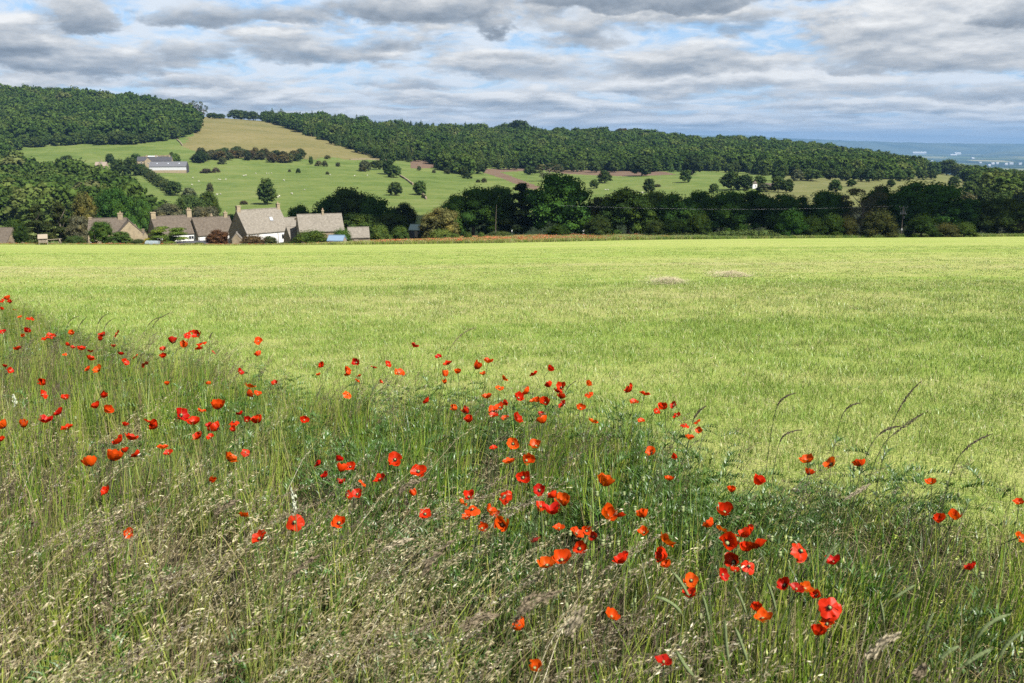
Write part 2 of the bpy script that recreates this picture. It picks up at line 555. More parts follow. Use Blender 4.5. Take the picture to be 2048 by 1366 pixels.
def field_tone(x, y):
    """0 fresh green .. 1 pale straw: how the mown crop lies, in swaths across the view"""
    a = fbm(x / 9.0 + 0.22 * y / 2.0, y / 1.9 - 0.05 * x, 21, 4)
    b = fbm(x / 26.0, y / 14.0, 33, 3)
    c = fbm(x / 1.1, y / 0.8, 41, 3)
    d = vnoise(x / 60.0 + 3, y / 3.4 - 0.03 * x, 57)
    return np.clip(0.40 * a + 0.25 * b + 0.25 * c + 0.22 * d, 0, 1)

def _field(t):
    at = t.node('ShaderNodeAttribute', attribute_name='tone').outputs['Fac']
    p = pos(t)
    n1 = t.noise(p, 5.0, 5, 0.65)
    n2 = t.noise(t.vm('MULTIPLY', p, (0.25, 1.3, 1.0)), 1.1, 4, 0.6)
    n3 = t.noise(p, 45.0, 3, 0.7)
    f = t.m('ADD', t.m('MULTIPLY', at, 0.7), t.m('ADD', t.m('MULTIPLY', n1, 0.32), t.m('MULTIPLY', n2, 0.30)))
    c = t.ramp(f, [(0.38, (0.145, 0.245, 0.036)), (0.50, (0.215, 0.315, 0.052)), (0.62, (0.285, 0.370, 0.080)), (0.78, (0.38, 0.415, 0.128)), (0.94, (0.45, 0.43, 0.20))])
    c = t.mix(t.rng(n3, 0.36, 0.62), t.vm('MULTIPLY', c, (0.62, 0.66, 0.6)), t.vm('MULTIPLY', c, (1.15, 1.12, 1.05)))
    hgt = t.m('ADD', n3, t.m('MULTIPLY', n1, 0.8))
    return principled(t, c, 0.9, hgt, 0.1, bdist=0.06, bstr=0.6)
FIELD = material('mown_field', _field)
# the edge of the tall verge against the mown field, as the tops of the last plants show it
BND = [(-700, 520), (-300, 556), (0, 592), (60, 616), (150, 655), (300, 692), (420, 702), (480, 735), (600, 750), (800, 757), (1000, 770), (1100, 785), (1250, 812), (1400, 862), (1450, 908), (1600, 938), (1850, 955), (1950, 990), (2048, 1015), (2400, 1110)]
_b = [near_hit(px, py, 0.34) for px, py in BND]
_bu = np.array([p[0] / p[1] for p in _b]); _by = np.array([p[1] for p in _b])
def verge_y(u): return np.interp(u, _bu, _by)

fu = np.linspace(-1.15, 1.15, 420)
fv = np.linspace(0, 1, 430) ** 2.2
FY = 0.25 + (edge_y(fu)[None, :] + 3.0 - 0.25) * fv[:, None]
FX = fu[None, :] * FY
FZ = ground_z(FX, FY)
fverts = np.stack([FX, FY, FZ], -1).reshape(-1, 3)
ff = grid_faces(*FX.shape)
fcx, fcy = (FX[:-1, :-1] + FX[1:, 1:]).ravel() / 2, (FY[:-1, :-1] + FY[1:, 1:]).ravel() / 2
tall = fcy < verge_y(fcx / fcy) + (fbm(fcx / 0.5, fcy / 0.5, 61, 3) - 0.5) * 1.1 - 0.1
ftone = field_tone(FX, FY).astype(np.float32).ravel()
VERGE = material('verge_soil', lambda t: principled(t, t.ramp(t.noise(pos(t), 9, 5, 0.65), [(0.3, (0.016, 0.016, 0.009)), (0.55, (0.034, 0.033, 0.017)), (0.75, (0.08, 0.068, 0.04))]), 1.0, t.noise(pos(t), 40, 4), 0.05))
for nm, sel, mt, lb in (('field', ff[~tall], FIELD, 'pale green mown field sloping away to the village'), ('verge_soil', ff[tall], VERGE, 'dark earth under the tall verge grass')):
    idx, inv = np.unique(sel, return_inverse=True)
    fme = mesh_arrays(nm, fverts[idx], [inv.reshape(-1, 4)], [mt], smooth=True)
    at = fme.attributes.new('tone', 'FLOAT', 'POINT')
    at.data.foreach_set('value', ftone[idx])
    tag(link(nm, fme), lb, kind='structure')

# the verge the camera stands on, carried on behind it
# strip between the field and the gardens, and the land below it
def _margin(t):
    p = pos(t)
    n = t.noise(p, 0.9, 5, 0.6)
    return principled(t, t.ramp(n, [(0.3, (0.06, 0.085, 0.022)), (0.5, (0.11, 0.125, 0.04)), (0.68, (0.22, 0.19, 0.085))]), 0.95, t.noise(p, 7, 3), 0.1)
MARGIN = material('field_margin', _margin)
gx, gy = np.meshgrid(np.linspace(-70, 70, 160), np.linspace(-40, 30, 90))
vz = np.where(gy < 0.3, slope(0.0) * gy, ground_z(gx, np.maximum(gy, 0.3))) - 0.05
tag(link('verge_ground', mesh_arrays('verge_ground', np.stack([gx, gy, vz], -1).reshape(-1, 3), [grid_faces(*gx.shape)], [MARGIN], smooth=True)), 'rough ground under and behind the tall verge grass', kind='structure')
mu = np.linspace(-0.95, 0.95, 300)
mv = np.linspace(0, 1, 40)
MYY = (edge_y(mu)[None, :] + 3.0) * (1 - mv[:, None]) + 240.0 * mv[:, None]
MXX = mu[None, :] * MYY
tag(link('field_margin', mesh_arrays('field_margin', np.stack([MXX, MYY, ground_z(MXX, MYY)], -1).reshape(-1, 3), [grid_faces(*MXX.shape)], [MARGIN], smooth=True)), 'rough grass margin beyond the mown field', kind='structure')

# hillside, cut into its fields
HAY_POLY = [(380, 225), (520, 225), (560, 249), (640, 274), (720, 300), (775, 319), (700, 320), (655, 313), (620, 320), (560, 318), (500, 316), (430, 312), (390, 303), (364, 291), (372, 281), (398, 262)]
PLOUGH = [
    [(820, 322), (850, 318), (868, 326), (874, 336), (824, 337)],
    [(970, 338), (1062, 336), (1075, 341), (1000, 344), (1080, 374), (1070, 380), (1040, 372), (1000, 355), (968, 346)],
    [(1085, 339), (1200, 341), (1330, 343), (1350, 349), (1262, 353), (1180, 350), (1120, 347)],
]
PARK_POLY = [(1565, 345), (1660, 352), (1760, 352), (1900, 340), (1960, 380), (2060, 440), (2060, 480), (1400, 480), (1500, 400), (1540, 375)]
_c = (_gx[:-1, :-1] + _gx[1:, 1:]) / 2
_d = (_gy[:-1, :-1] + _gy[1:, 1:]) / 2
_tz = (_tab[:-1, :-1] + _tab[1:, 1:]) / 2 * _d + EYE
HPX, HPY = pix(_c, _d, _tz)
jx = HPX + (fbm(_c / 14, _d / 14, 9, 3) - 0.5) * 16
jy = HPY + (fbm(_c / 14, _d / 14, 19, 3) - 0.5) * 4
kind = np.zeros(_c.shape, int)
kind[inside(PARK_POLY, jx, jy)] = 3
kind[inside(HAY_POLY, jx, jy) & (_d > 700) & (_d < 1500)] = 1
for pl in PLOUGH:
    kind[inside(pl, HPX, HPY) & (_d > 500) & (_d < 1250)] = 2
hv = np.stack([_gx, _gy, _tab * TY[:, None] + EYE], -1).reshape(-1, 3)
hf = grid_faces(*_gx.shape)
kf = kind.reshape(-1)
def _grass(stops, sx=0.02):
    def f(t):
        p = pos(t)
        a = t.noise(t.vm('MULTIPLY', p, (1, 1.6, 1)), sx, 6, 0.62)
        b = t.noise(p, 0.16, 5, 0.65)
        d = t.noise(t.vm('MULTIPLY', p, (0.5, 2.0, 1)), 0.07, 4, 0.6)
        f_ = t.m('ADD', t.m('MULTIPLY', a, 0.5), t.m('ADD', t.m('MULTIPLY', b, 0.28), t.m('MULTIPLY', d, 0.22)))
        c = t.ramp(f_, stops)
        tuss = t.rng(t.noise(t.vm('MULTIPLY', p, (0.6, 1.0, 1)), 0.30, 5, 0.7), 0.54, 0.68)
        c = t.mix(t.m('MULTIPLY', tuss, 0.65), c, t.vm('MULTIPLY', c, (0.45, 0.5, 0.5)))
        return principled(t, c, 0.95, t.noise(p, 0.5, 3), 0.05, bdist=0.4, bstr=0.5)
    return f
PASTURE = material('pasture_grass', _grass([(0.34, (0.070, 0.108, 0.022)), (0.46, (0.108, 0.154, 0.036)), (0.56, (0.146, 0.182, 0.050)), (0.68, (0.200, 0.208, 0.080))]))
HAY = material('hay_grass', _grass([(0.34, (0.120, 0.122, 0.040)), (0.46, (0.165, 0.150, 0.056)), (0.58, (0.205, 0.175, 0.074)), (0.7, (0.25, 0.21, 0.10))], 0.012))
PARK = material('parkland_grass', _grass([(0.34, (0.095, 0.115, 0.034)), (0.48, (0.140, 0.150, 0.052)), (0.62, (0.190, 0.182, 0.076)), (0.72, (0.24, 0.21, 0.09))], 0.02))
SOIL = material('ploughed_soil', lambda t: principled(t, t.ramp(t.noise(t.vm('MULTIPLY', pos(t), (0.4, 1.6, 1)), 0.25, 5, 0.65), [(0.35, (0.115, 0.078, 0.052)), (0.55, (0.162, 0.110, 0.076)), (0.7, (0.215, 0.150, 0.105))]), 1.0, t.noise(pos(t), 0.8, 3), 0.05, bdist=0.3))
for k, (nm, mt, lb) in enumerate([('pasture', PASTURE, 'green sheep pasture across the hillside'), ('hay_field', HAY, 'tan hay meadow rising to the hilltop between two woods'),
                                  ('ploughed_land', SOIL, 'reddish brown ploughed strips under the ridge wood'), ('parkland', PARK, 'dry pale parkland slope dotted with trees')]):
    sel = hf[kf == k]
    idx, inv = np.unique(sel, return_inverse=True)
    tag(link(nm, mesh_arrays(nm, hv[idx], [inv.reshape(-1, 4)], [mt], smooth=True)), lb, kind='structure')

# the vale far below, to the horizon
def _plain(t):
    p = pos(t)
    v = t.node('ShaderNodeTexVoronoi')
    v.inputs['Scale'].default_value = 1.0
    t.put(v.inputs['Vector'], t.vm('MULTIPLY', p, (0.0022, 0.0015, 0.0)))
    n = t.noise(t.vm('MULTIPLY', p, (1, 0.55, 1)), 0.0011, 6, 0.62)
    patch = t.node('ShaderNodeSeparateColor'); t.put(patch.inputs[0], v.outputs['Color'])
    c = t.ramp(patch.outputs[0], [(0.0, (0.055, 0.085, 0.03)), (0.45, (0.10, 0.14, 0.05)), (0.75, (0.17, 0.19, 0.075)), (0.92, (0.34, 0.31, 0.17)), (1.0, (0.42, 0.38, 0.24))])
    c = t.mix(t.rng(n, 0.44, 0.56), c, (0.024, 0.040, 0.018))
    return principled(t, c, 1.0, None, 0.0)
PLAIN = material('vale', _plain)
pu = np.linspace(-1.0, 1.0, 160)
pv = np.geomspace(2300, 19400, 120)
PX_, PY_ = pu[None, :] * pv[:, None], np.repeat(pv[:, None], len(pu), 1)
PZ_ = -235 + 50 * np.clip((PY_ - 6000) / 24000, 0, 1) + (fbm(PX_ / 1800, PY_ / 1800, 71, 4) - 0.5) * 46
tag(link('vale', mesh_arrays('vale', np.stack([PX_, PY_, PZ_], -1).reshape(-1, 3), [grid_faces(*PX_.shape)], [PLAIN], smooth=True)), 'blue distant vale of fields and hedges', kind='structure')
# wooded knoll out in the vale, and the far hills
FAR = material('far_hill', lambda t: principled(t, t.ramp(t.noise(pos(t), 0.002, 5), [(0.35, (0.04, 0.06, 0.03)), (0.6, (0.10, 0.12, 0.06))]), 1.0, None, 0.0))
def ridge(name, Yd, depth, prof, label, zbase):
    pxs = np.linspace(prof[0][0], prof[-1][0], 220)
    pys = np.interp(pxs, [p[0] for p in prof], [p[1] for p in prof]) - (fbm(pxs / 30, pxs * 0, 77, 4) - 0.5) * 2.2
    rows = []
    for k in range(9):
        f = k / 8.0
        yy = Yd + (f - 0.5) * depth
        h = math.sin(math.pi * f) ** 0.8
        zt = t_of(pys) * Yd + EYE
        z = zbase + (zt - zbase) * h
        rows.append(np.stack([u_of(pxs, 285) * yy, np.full_like(pxs, yy), z], -1))
    v = np.array(rows)
    tag(link(name, mesh_arrays(name, v.reshape(-1, 3), [grid_faces(9, 220)], [FAR], smooth=True)), label, kind='structure')
ridge('far_hills', 19500, 2500, [(-500, 268), (600, 267), (950, 266), (1080, 265), (1180, 267.5), (1300, 268), (1345, 270), (1400, 271), (1462, 270), (1475, 268.5), (1500, 271), (1540, 275), (1620, 278), (1700, 281), (1800, 285), (1950, 287), (2100, 288), (2500, 288)], 'long blue line of hills on the horizon', -240)
ridge('wooded_knoll', 15500, 2500, [(1930, 316), (1955, 311), (1985, 305), (2010, 303), (2060, 303), (2120, 305), (2180, 313), (2200, 318)], 'dark wooded knoll in the vale', -232)

# ------------------------------------------------------------------ air
AIR = bpy.data.materials.new('air')
AIR.use_nodes = True
AIR.node_tree.nodes.clear()
a_ = NT(AIR.node_tree)
pvv = a_.node('ShaderNodeVolumePrincipled')
pvv.inputs['Color'].default_value = (0.145, 0.275, 0.47, 1)
pvv.inputs['Density'].default_value = 0.00006
pvv.inputs['Anisotropy'].default_value = 0.0
ao = a_.node('ShaderNodeOutputMaterial')
a_.put(ao.inputs['Volume'], pvv.outputs[0])
hz_ = MB().box(-25000, 25000, -600, 22000, -290, 210).obj('haze', AIR)
tag(hz_, 'blue summer haze over the vale', kind='stuff')

# cloud added out of view, spread to keep the sun off the tree belt
def shadow_cloud():
    H = 720.0
    base = np.array([62.0, 322.0, -24.0])
    c = base + SUN_DIR / SUN_DIR[2] * H
    m = MB()
    r = random.Random(5)
    for i in range(46):
        fx, fy = r.uniform(-1, 1), r.uniform(-1, 1)
        m.ball((c[0] + fx * 122, c[1] + fy * 64, c[2] + r.uniform(0, 22)), r.uniform(24, 36), 7, 12, 0.55)
    for i in range(25):
        m.ball((c[0] - 122 + 270 * i / 24.0, c[1] - 78 + r.uniform(-3, 3), c[2]), 20, 7, 12, 0.5)
    CM = material('cloud', lambda t: principled(t, (0.92, 0.93, 0.95), 1.0, None, 0.0))
    o = m.obj('cloud', CM, None, True)
    tag(o, 'unseen cloud added to shade the tree belt', kind='structure')
shadow_cloud()

# ------------------------------------------------------------------ trees
def rnd_dirs(n, g):
    v = g.normal(size=(n, 3))
    return v / np.linalg.norm(v, axis=1, keepdims=True)
def leaf_quads(P, N, size, g, aspect=0.75):
    n = len(P)
    R = rnd_dirs(n, g)
    A = np.cross(N, R); A /= np.linalg.norm(A, axis=1, keepdims=True) + 1e-9
    B = np.cross(N, A)
    s = size[:, None]
    fold = N * s * g.uniform(-0.25, 0.25, (n, 1))
    v = np.stack([P - A * s, P - B * s * aspect + fold, P + A * s, P + B * s * aspect + fold], 1).reshape(-1, 3)
    f = np.arange(4 * n).reshape(-1, 4)
    return v, f
ICO = None
def ico(sub=2):
    import bmesh
    bm = bmesh.new()
    bmesh.ops.create_icosphere(bm, subdivisions=sub, radius=1.0)
    v = np.array([x.co[:] for x in bm.verts]); f = np.array([[q.index for q in x.verts] for x in bm.faces])
    bm.free()
    return v, f
ICO = ico(2)
def crown_from_lumps(name, lumps, nleaf, ls, seed, mat, core=0.70, jitter=0.55, up=0.25):
    g = np.random.default_rng(seed)
    L = np.array(lumps, float)                      # cx cy cz r squash
    wgt = L[:, 3] ** 2; wgt /= wgt.sum()
    k = g.choice(len(L), size=nleaf, p=wgt)
    D = rnd_dirs(nleaf, g)
    D[:, 2] = np.where((D[:, 2] < -0.25) & (g.random(nleaf) < 0.6), -D[:, 2], D[:, 2])
    rad = L[k, 3] * (0.72 + 0.50 * g.random(nleaf) ** 1.3)
    off = D * rad[:, None]; off[:, 2] *= L[k, 4]
    P = L[k, :3] + off
    keep = np.ones(nleaf, bool)
    for i in range(len(L)):
        q = (P - L[i, :3]); q[:, 2] /= L[i, 4]
        keep &= (np.linalg.norm(q, axis=1) > L[i, 3] * 0.62) | (k == i)
    P, D, k = P[keep], D[keep], k[keep]
    N = D + jitter * g.normal(size=D.shape) * 1.15 + np.array([0, 0, up])
    N /= np.linalg.norm(N, axis=1, keepdims=True)
    v, f = leaf_quads(P, N, ls * g.uniform(0.55, 1.35, len(P)), g)
    parts, tris, base = [v], [], len(v)
    if core:
        for (cx, cy, cz, r, sq) in lumps:
            iv = ICO[0] * r * core * np.array([1, 1, sq]) + np.array([cx, cy, cz])
            parts.append(iv); tris.append(ICO[1] + base); base += len(iv)
    V = np.concatenate(parts)
    return V, f, (np.concatenate(tris) if tris else np.zeros((0, 3), int))
def norm_crown(V, zmin=0.0):
    V = V.copy()
    for a in (0, 1):
        lo, hi = np.percentile(V[:, a], [0.5, 99.5]); V[:, a] = (V[:, a] - (lo + hi) / 2) / (hi - lo)
    lo, hi = np.percentile(V[:, 2], [0.3, 99.8]); V[:, 2] = zmin + (V[:, 2] - lo) / (hi - lo) * (1 - zmin)
    return V
def lumps_for(kind, seed):
    g = random.Random(seed)
    L = []
    if kind in ('round', 'tall', 'shrub'):
        L.append((0, 0, 0.5, 0.34, 1.15))
        n = {'round': 30, 'tall': 28, 'shrub': 18}[kind]
        for i in range(n):
            a = i * 2.399 + g.uniform(-0.4, 0.4)
            zz = (i + 0.5) / n
            if kind == 'round':
                r0 = (0.36 * math.sin(math.pi * min(0.94, 0.25 + 0.68 * zz)) ** 0.8) * g.uniform(0.8, 1.12); z = 0.14 + 0.72 * zz
            elif kind == 'tall':
                r0 = 0.30 * math.sin(math.pi * (0.15 + 0.75 * zz)) ** 0.7; z = 0.12 + 0.78 * zz
            else:
                r0 = 0.36 * math.cos(math.pi / 2 * zz * 0.95) ** 0.7; z = 0.14 + 0.62 * zz
            L.append((r0 * math.cos(a), r0 * math.sin(a), z + g.uniform(-0.04, 0.04), g.uniform(0.075, 0.185), g.uniform(0.7, 1.0)))
    elif kind == 'cedar':
        for i in range(15):
            a = i * 2.399 + g.uniform(-0.5, 0.5)
            z = 0.10 + 0.84 * i / 14.0
            r0 = 0.34 * (1 - z) ** 0.55 + 0.02
            L.append((r0 * math.cos(a), r0 * math.sin(a), z, 0.22 * (1.05 - 0.6 * z), 0.34))
            L.append((r0 * 0.3 * math.cos(a), r0 * 0.3 * math.sin(a), z, 0.12, 0.5))
    elif kind == 'layered':
        for i in range(16):
            a = i * 2.399 + g.uniform(-0.5, 0.5)
            z = 0.22 + 0.7 * i / 15.0
            r0 = 0.40 * math.cos(math.pi / 2 * (z - 0.2)) ** 0.8
            L.append((r0 * math.cos(a), r0 * math.sin(a), z, 0.17, 0.42))
        L.append((0, 0, 0.45, 0.25, 0.9))
    elif kind == 'sparse':
        for i in range(16):
            a = i * 2.399 + g.uniform(-0.5, 0.5)
            z = 0.2 + 0.75 * i / 15.0
            r0 = 0.36 * math.sin(math.pi * (0.2 + 0.7 * (z - 0.2)))
            L.append((r0 * math.cos(a), r0 * math.sin(a), z, g.uniform(0.08, 0.14), 0.7))
    return L
def fir_crown(nleaf, ls, seed, slim=1.0):
    g = np.random.default_rng(seed)
    z = 0.05 + 0.95 * (1 - np.sqrt(g.random(nleaf)))
    ph = g.random(nleaf) * 2 * math.pi
    tier = 0.78 + 0.22 * np.cos(z * 2 * math.pi * 13) + 0.13 * np.sin(ph * 5 + z * 40)
    r = 0.5 * slim * (1 - z) ** 0.8 * tier * (0.55 + 0.5 * g.random(nleaf))
    P = np.stack([r * np.cos(ph), r * np.sin(ph), z], 1)
    N = np.stack([np.cos(ph) * 0.8, np.sin(ph) * 0.8, np.full(nleaf, 0.6)], 1) + 0.4 * g.normal(size=(nleaf, 3))
    N /= np.linalg.norm(N, axis=1, keepdims=True)
    v, f = leaf_quads(P, N, ls * g.uniform(0.6, 1.3, nleaf) * (0.5 + 0.7 * (1 - z)), g, 0.5)
    iv = ICO[0].copy()
    iv = np.stack([iv[:, 0] * 0.30 * (0.55 - iv[:, 2] * 0.45), iv[:, 1] * 0.30 * (0.55 - iv[:, 2] * 0.45), 0.48 + 0.42 * iv[:, 2]], 1)
    return np.concatenate([v, iv]), f, ICO[1] + len(v)
def trunk_mb(seed, top=0.62, r=0.035, limbs=5, spread=0.26, mi=0):
    g = random.Random(seed)
    m = MB()
    lean = g.uniform(-0.03, 0.03)
    m.tube([(0, 0, -0.04), (0, 0, 0.02), (lean * 0.5, 0.01, top * 0.5), (lean, 0, top)], [r * 1.5, r * 1.1, r * 0.85, r * 0.45], 7)
    for i in range(limbs):
        a = i * 2.399 + g.uniform(-0.3, 0.3)
        z0 = top * (0.42 + 0.5 * i / max(limbs, 1))
        e = (math.cos(a) * spread, math.sin(a) * spread, min(0.92, z0 + g.uniform(0.14, 0.28)))
        m.tube([(lean * z0 / top, 0, z0), (e[0] * 0.5, e[1] * 0.5, (z0 + e[2]) / 2 - 0.02), e], [r * 0.5, r * 0.35, r * 0.12], 5)
    return m
CROWN, TRUNK = {}, {}
def template(kind, var, level):
    """shared crown and trunk meshes; level 0 near belt, 1 mid hill, 2 far"""
    key = (kind, var, level)
    if key in CROWN:
        return CROWN[key], TRUNK[key]
    seed = 100 + var * 37 + level * 7 + sum(ord(c) for c in kind)
    n = {0: 7500, 1: 1100, 2: 300}[level]
    ls = {0: 0.0155, 1: 0.038, 2: 0.065}[level]
    if kind == 'fir':
        V, q, tr = fir_crown(n, ls * 1.5, seed)
        V = norm_crown(V, 0.03)
    else:
        lp = lumps_for(kind, seed)
        core = {'sparse': 0, 'cedar': 0.7, 'layered': 0.66}.get(kind, 0.70)
        if kind == 'sparse': n = int(n * 0.8)
        if kind in ('cedar', 'layered'): n = int(n * 1.25)
        V, q, tr = crown_from_lumps(kind, lp, n, ls * (0.85 if kind == 'sparse' else 1.0), seed, LEAF, core)
        V = norm_crown(V, {'round': 0.07, 'tall': 0.06, 'shrub': 0.0, 'cedar': 0.06, 'layered': 0.04, 'sparse': 0.2}[kind])
    CROWN[key] = mesh_arrays('crown', V, [q, tr], [LEAF])
    tm = trunk_mb(seed, {'fir': 0.9, 'sparse': 0.75, 'shrub': 0.4, 'cedar': 0.85}.get(kind, 0.6), {'fir': 0.018, 'shrub': 0.03}.get(kind, 0.032), 10 if kind == 'sparse' else (0 if kind == 'fir' else 5), 0.30 if kind == 'sparse' else 0.22)
    TRUNK[key] = tm.mesh('trunk', BARK)
    return CROWN[key], TRUNK[key]
TREE_RND = random.Random(3)
def tree(name, px, top, base, wpx, kind='round', var=0, level=1, color=(0.05, 0.085, 0.022), label=None, cat='tree', group=None, Yd=None, sink=0.15, at_=None):
    """a tree whose base stands at picture point (px, base) on the land (or at distance Yd), as tall and wide as given in picture rows"""
    if at_ is not None:
        x, y, z = at_
    elif Yd is None:
        x, y, z = hit(px, base)
    else:
        y = Yd
        x = float(u_of(px, base)) * y
        z = float(ground_z(x, y))
    H = float(t_of(top)) * y + EYE - z
    W = wpx * y / FPX
    cm, tm = template(kind, var, level)
    root = empty(name, (x, y, z - sink), TREE_RND.uniform(0, 6.28))
    tag(root, label, cat, group)
    for nm, me in (('crown', cm), ('trunk', tm)):
        c = link(nm, me, root)
        c.scale = (W, W, H)
        j = TREE_RND.uniform(0.78, 1.30)
        c.color = (color[0] * j * TREE_RND.uniform(0.92, 1.1), color[1] * j, color[2] * j, 1)
    return root

# instances of shared meshes at points: only for what nobody could count
def scatter(name, P, rot, scl, idx, sources, label, extra=None):
    src = bpy.data.collections.new(name + '_kinds')
    for i, me in enumerate(sources):
        o = bpy.data.objects.new('%s_%s' % (name, 'abcdefghijklmnop'[i]), me)
        src.objects.link(o)
    P = np.asarray(P, np.float32)
    me = bpy.data.meshes.new(name)
    me.vertices.add(len(P))
    me.vertices.foreach_set('co', P.ravel())
    def attr(nm, typ, val, key):
        a = me.attributes.new(nm, typ, 'POINT'); a.data.foreach_set(key, np.ascontiguousarray(val).ravel())
    attr('rot', 'FLOAT_VECTOR', np.asarray(rot, np.float32), 'vector')
    attr('scl', 'FLOAT_VECTOR', np.asarray(scl, np.float32), 'vector')
    attr('pick', 'INT', np.asarray(idx, np.int32), 'value')
    for k, v in (extra or {}).items():
        attr(k, 'FLOAT', np.asarray(v, np.float32), 'value')
    o = link(name, me)
    ng = bpy.data.node_groups.new(name, 'GeometryNodeTree')
    ng.interface.new_socket('Geometry', in_out='INPUT', socket_type='NodeSocketGeometry')
    ng.interface.new_socket('Geometry', in_out='OUTPUT', socket_type='NodeSocketGeometry')
    gi = ng.nodes.new('NodeGroupInput'); go = ng.nodes.new('NodeGroupOutput')
    ip = ng.nodes.new('GeometryNodeInstanceOnPoints')
    ci = ng.nodes.new('GeometryNodeCollectionInfo')
    ci.inputs['Collection'].default_value = src
    ci.inputs['Separate Children'].default_value = True
    ci.inputs['Reset Children'].default_value = True
    def na(nm, typ):
        n = ng.nodes.new('GeometryNodeInputNamedAttribute'); n.data_type = typ; n.inputs['Name'].default_value = nm
        return next(s for s in n.outputs if s.enabled)
    ng.links.new(gi.outputs[0], ip.inputs['Points'])
    ng.links.new(ci.outputs[0], ip.inputs['Instance'])
    ip.inputs['Pick Instance'].default_value = True
    ng.links.new(na('pick', 'INT'), ip.inputs['Instance Index'])
    er = ng.nodes.new('FunctionNodeEulerToRotation')
    ng.links.new(na('rot', 'FLOAT_VECTOR'), er.inputs[0])
    ng.links.new(er.outputs[0], ip.inputs['Rotation'])
    ng.links.new(na('scl', 'FLOAT_VECTOR'), ip.inputs['Scale'])
    ng.links.new(ip.outputs[0], go.inputs[0])
    md = o.modifiers.new('scatter', 'NODES')
    md.node_group = ng
    tag(o, label, kind='stuff')
    return o

# ---- woods on the ridge: one mass each
LEFT_WOOD = [(-400, 335), (0, 307), (50, 292), (120, 287), (250, 286), (335, 281), (372, 270), (392, 262), (399, 250), (372, 240), (345, 226), (340, 150), (-400, 150)]
LOWER_WOOD = [(-400, 296), (12, 304), (22, 318), (44, 352), (100, 362), (160, 366), (205, 384), (262, 408), (286, 436), (290, 462), (-400, 470)]
MID_WOOD = [(522, 240), (560, 251), (640, 277), (720, 303), (772, 323), (822, 320), (858, 320), (878, 336), (905, 348), (932, 352), (944, 336), (968, 335), (1062, 336), (1100, 340), (1250, 341), (1300, 343), (1390, 340), (1470, 342), (1530, 350), (1600, 352), (1680, 360), (1760, 362), (1845, 352), (1850, 335), (1846, 200), (522, 150)]
RIGHT_WOOD = [(1866, 349), (1905, 347), (1936, 362), (1958, 382), (2000, 404), (2040, 432), (2060, 450), (2440, 480), (2440, 300), (1866, 300)]
def far_tree_mesh(kind, var, mat):
    seed = 900 + var * 31 + sum(ord(c) for c in kind)
    if kind == 'fir':
        V, q, tr = fir_crown(260, 0.085, seed); V = norm_crown(V, 0.02)
    else:
        V, q, tr = crown_from_lumps(kind, lumps_for(kind, seed), 480, 0.056, seed, mat, 0.70)
        V = norm_crown(V, 0.05)
    tk = trunk_mb(seed, 0.6, 0.022, 0)
    tv = np.array(tk.v); qf = np.array([f for f in tk.f if len(f) == 4]) + len(V)
    me = mesh_arrays('woodland_tree', np.concatenate([V, tv]), [np.concatenate([q, qf]), tr], [mat, PALE_BARK])
    mi = np.zeros(len(me.polygons), np.int32); mi[len(q):len(q) + len(qf)] = 1
    me.polygons.foreach_set('material_index', mi)
    return me
FAR_BROAD = [far_tree_mesh('round', i, WOOD_LEAF) for i in range(5)] + [far_tree_mesh('tall', i, WOOD_LEAF) for i in range(3)]
FAR_FIR = [far_tree_mesh('fir', i, FIR_LEAF) for i in range(4)]
def wood(name, poly, y0, y1, spacing, label, fir=0.0, hgt=(10, 15), wid=(8, 12), seed=1):
    g = np.random.default_rng(seed)
    xs = [p[0] for p in poly]
    ulo, uhi = float(u_of(max(min(xs), -400), 285)), float(u_of(min(max(xs), 2440), 285))
    pts = []
    y = y0
    while y < y1:
        n = max(1, int((uhi - ulo) * y / spacing))
        x = (ulo + (np.arange(n) + g.uniform(-0.42, 0.42, n) + 0.5) / n * (uhi - ulo)) * y
        yy = y + g.uniform(-0.45, 0.45, n) * spacing
        pts.append(np.stack([x, yy], 1))
        y += spacing * 0.9
    p = np.concatenate(pts)
    z = ground_z(p[:, 0], p[:, 1])
    a, b = pix(p[:, 0], p[:, 1], z)
    b2 = b + (vnoise(p[:, 0] / 20, p[:, 1] / 20, 3) - 0.5) * 4
    ok = inside(poly, a, b2)
    p, z, a, b = p[ok], z[ok], a[ok], b[ok]
    n = len(p)
    firm = fir if np.isscalar(fir) else fir(a, b)
    is_fir = g.random(n) < firm * np.clip(0.2 + 1.6 * fbm(p[:, 0] / 70, p[:, 1] / 70, 13, 3), 0, 1)
    big = g.choice([0.55, 0.75, 0.92, 1.0, 1.15, 1.42], n)
    h = g.uniform(*hgt, n) * (0.35 + 0.65 * big) * (0.85 + 0.3 * fbm(p[:, 0] / 40, p[:, 1] / 40, 8, 3)); wd = g.uniform(*wid, n) * big * 1.08
    h = np.where(is_fir, h * 1.06, h); wd = np.where(is_fir, wd * 0.72, wd)
    idx = np.where(is_fir, len(FAR_BROAD) + g.integers(0, len(FAR_FIR), n), g.integers(0, len(FAR_BROAD), n))
    rot = np.stack([np.zeros(n), np.zeros(n), g.uniform(0, 6.28, n)], 1)
    scatter(name, np.stack([p[:, 0], p[:, 1], z - 0.3], 1), rot, np.stack([wd, wd, h], 1), idx, FAR_BROAD + FAR_FIR, label, {'tone': np.clip((fbm(p[:, 0] / 34, p[:, 1] / 34, 88, 3) - 0.25) * 1.7, 0, 1)})
    return n
wood('hill_wood', LEFT_WOOD, 840, 1520, 9.6, 'dense broadleaf wood covering the hill above the farm', 0.03, (13, 19), (11, 16), 4)
wood('valley_wood', LOWER_WOOD, 380, 880, 8.4, 'dark broadleaf wood in the valley above the cottages', 0.03, (10, 15), (9, 14), 5)
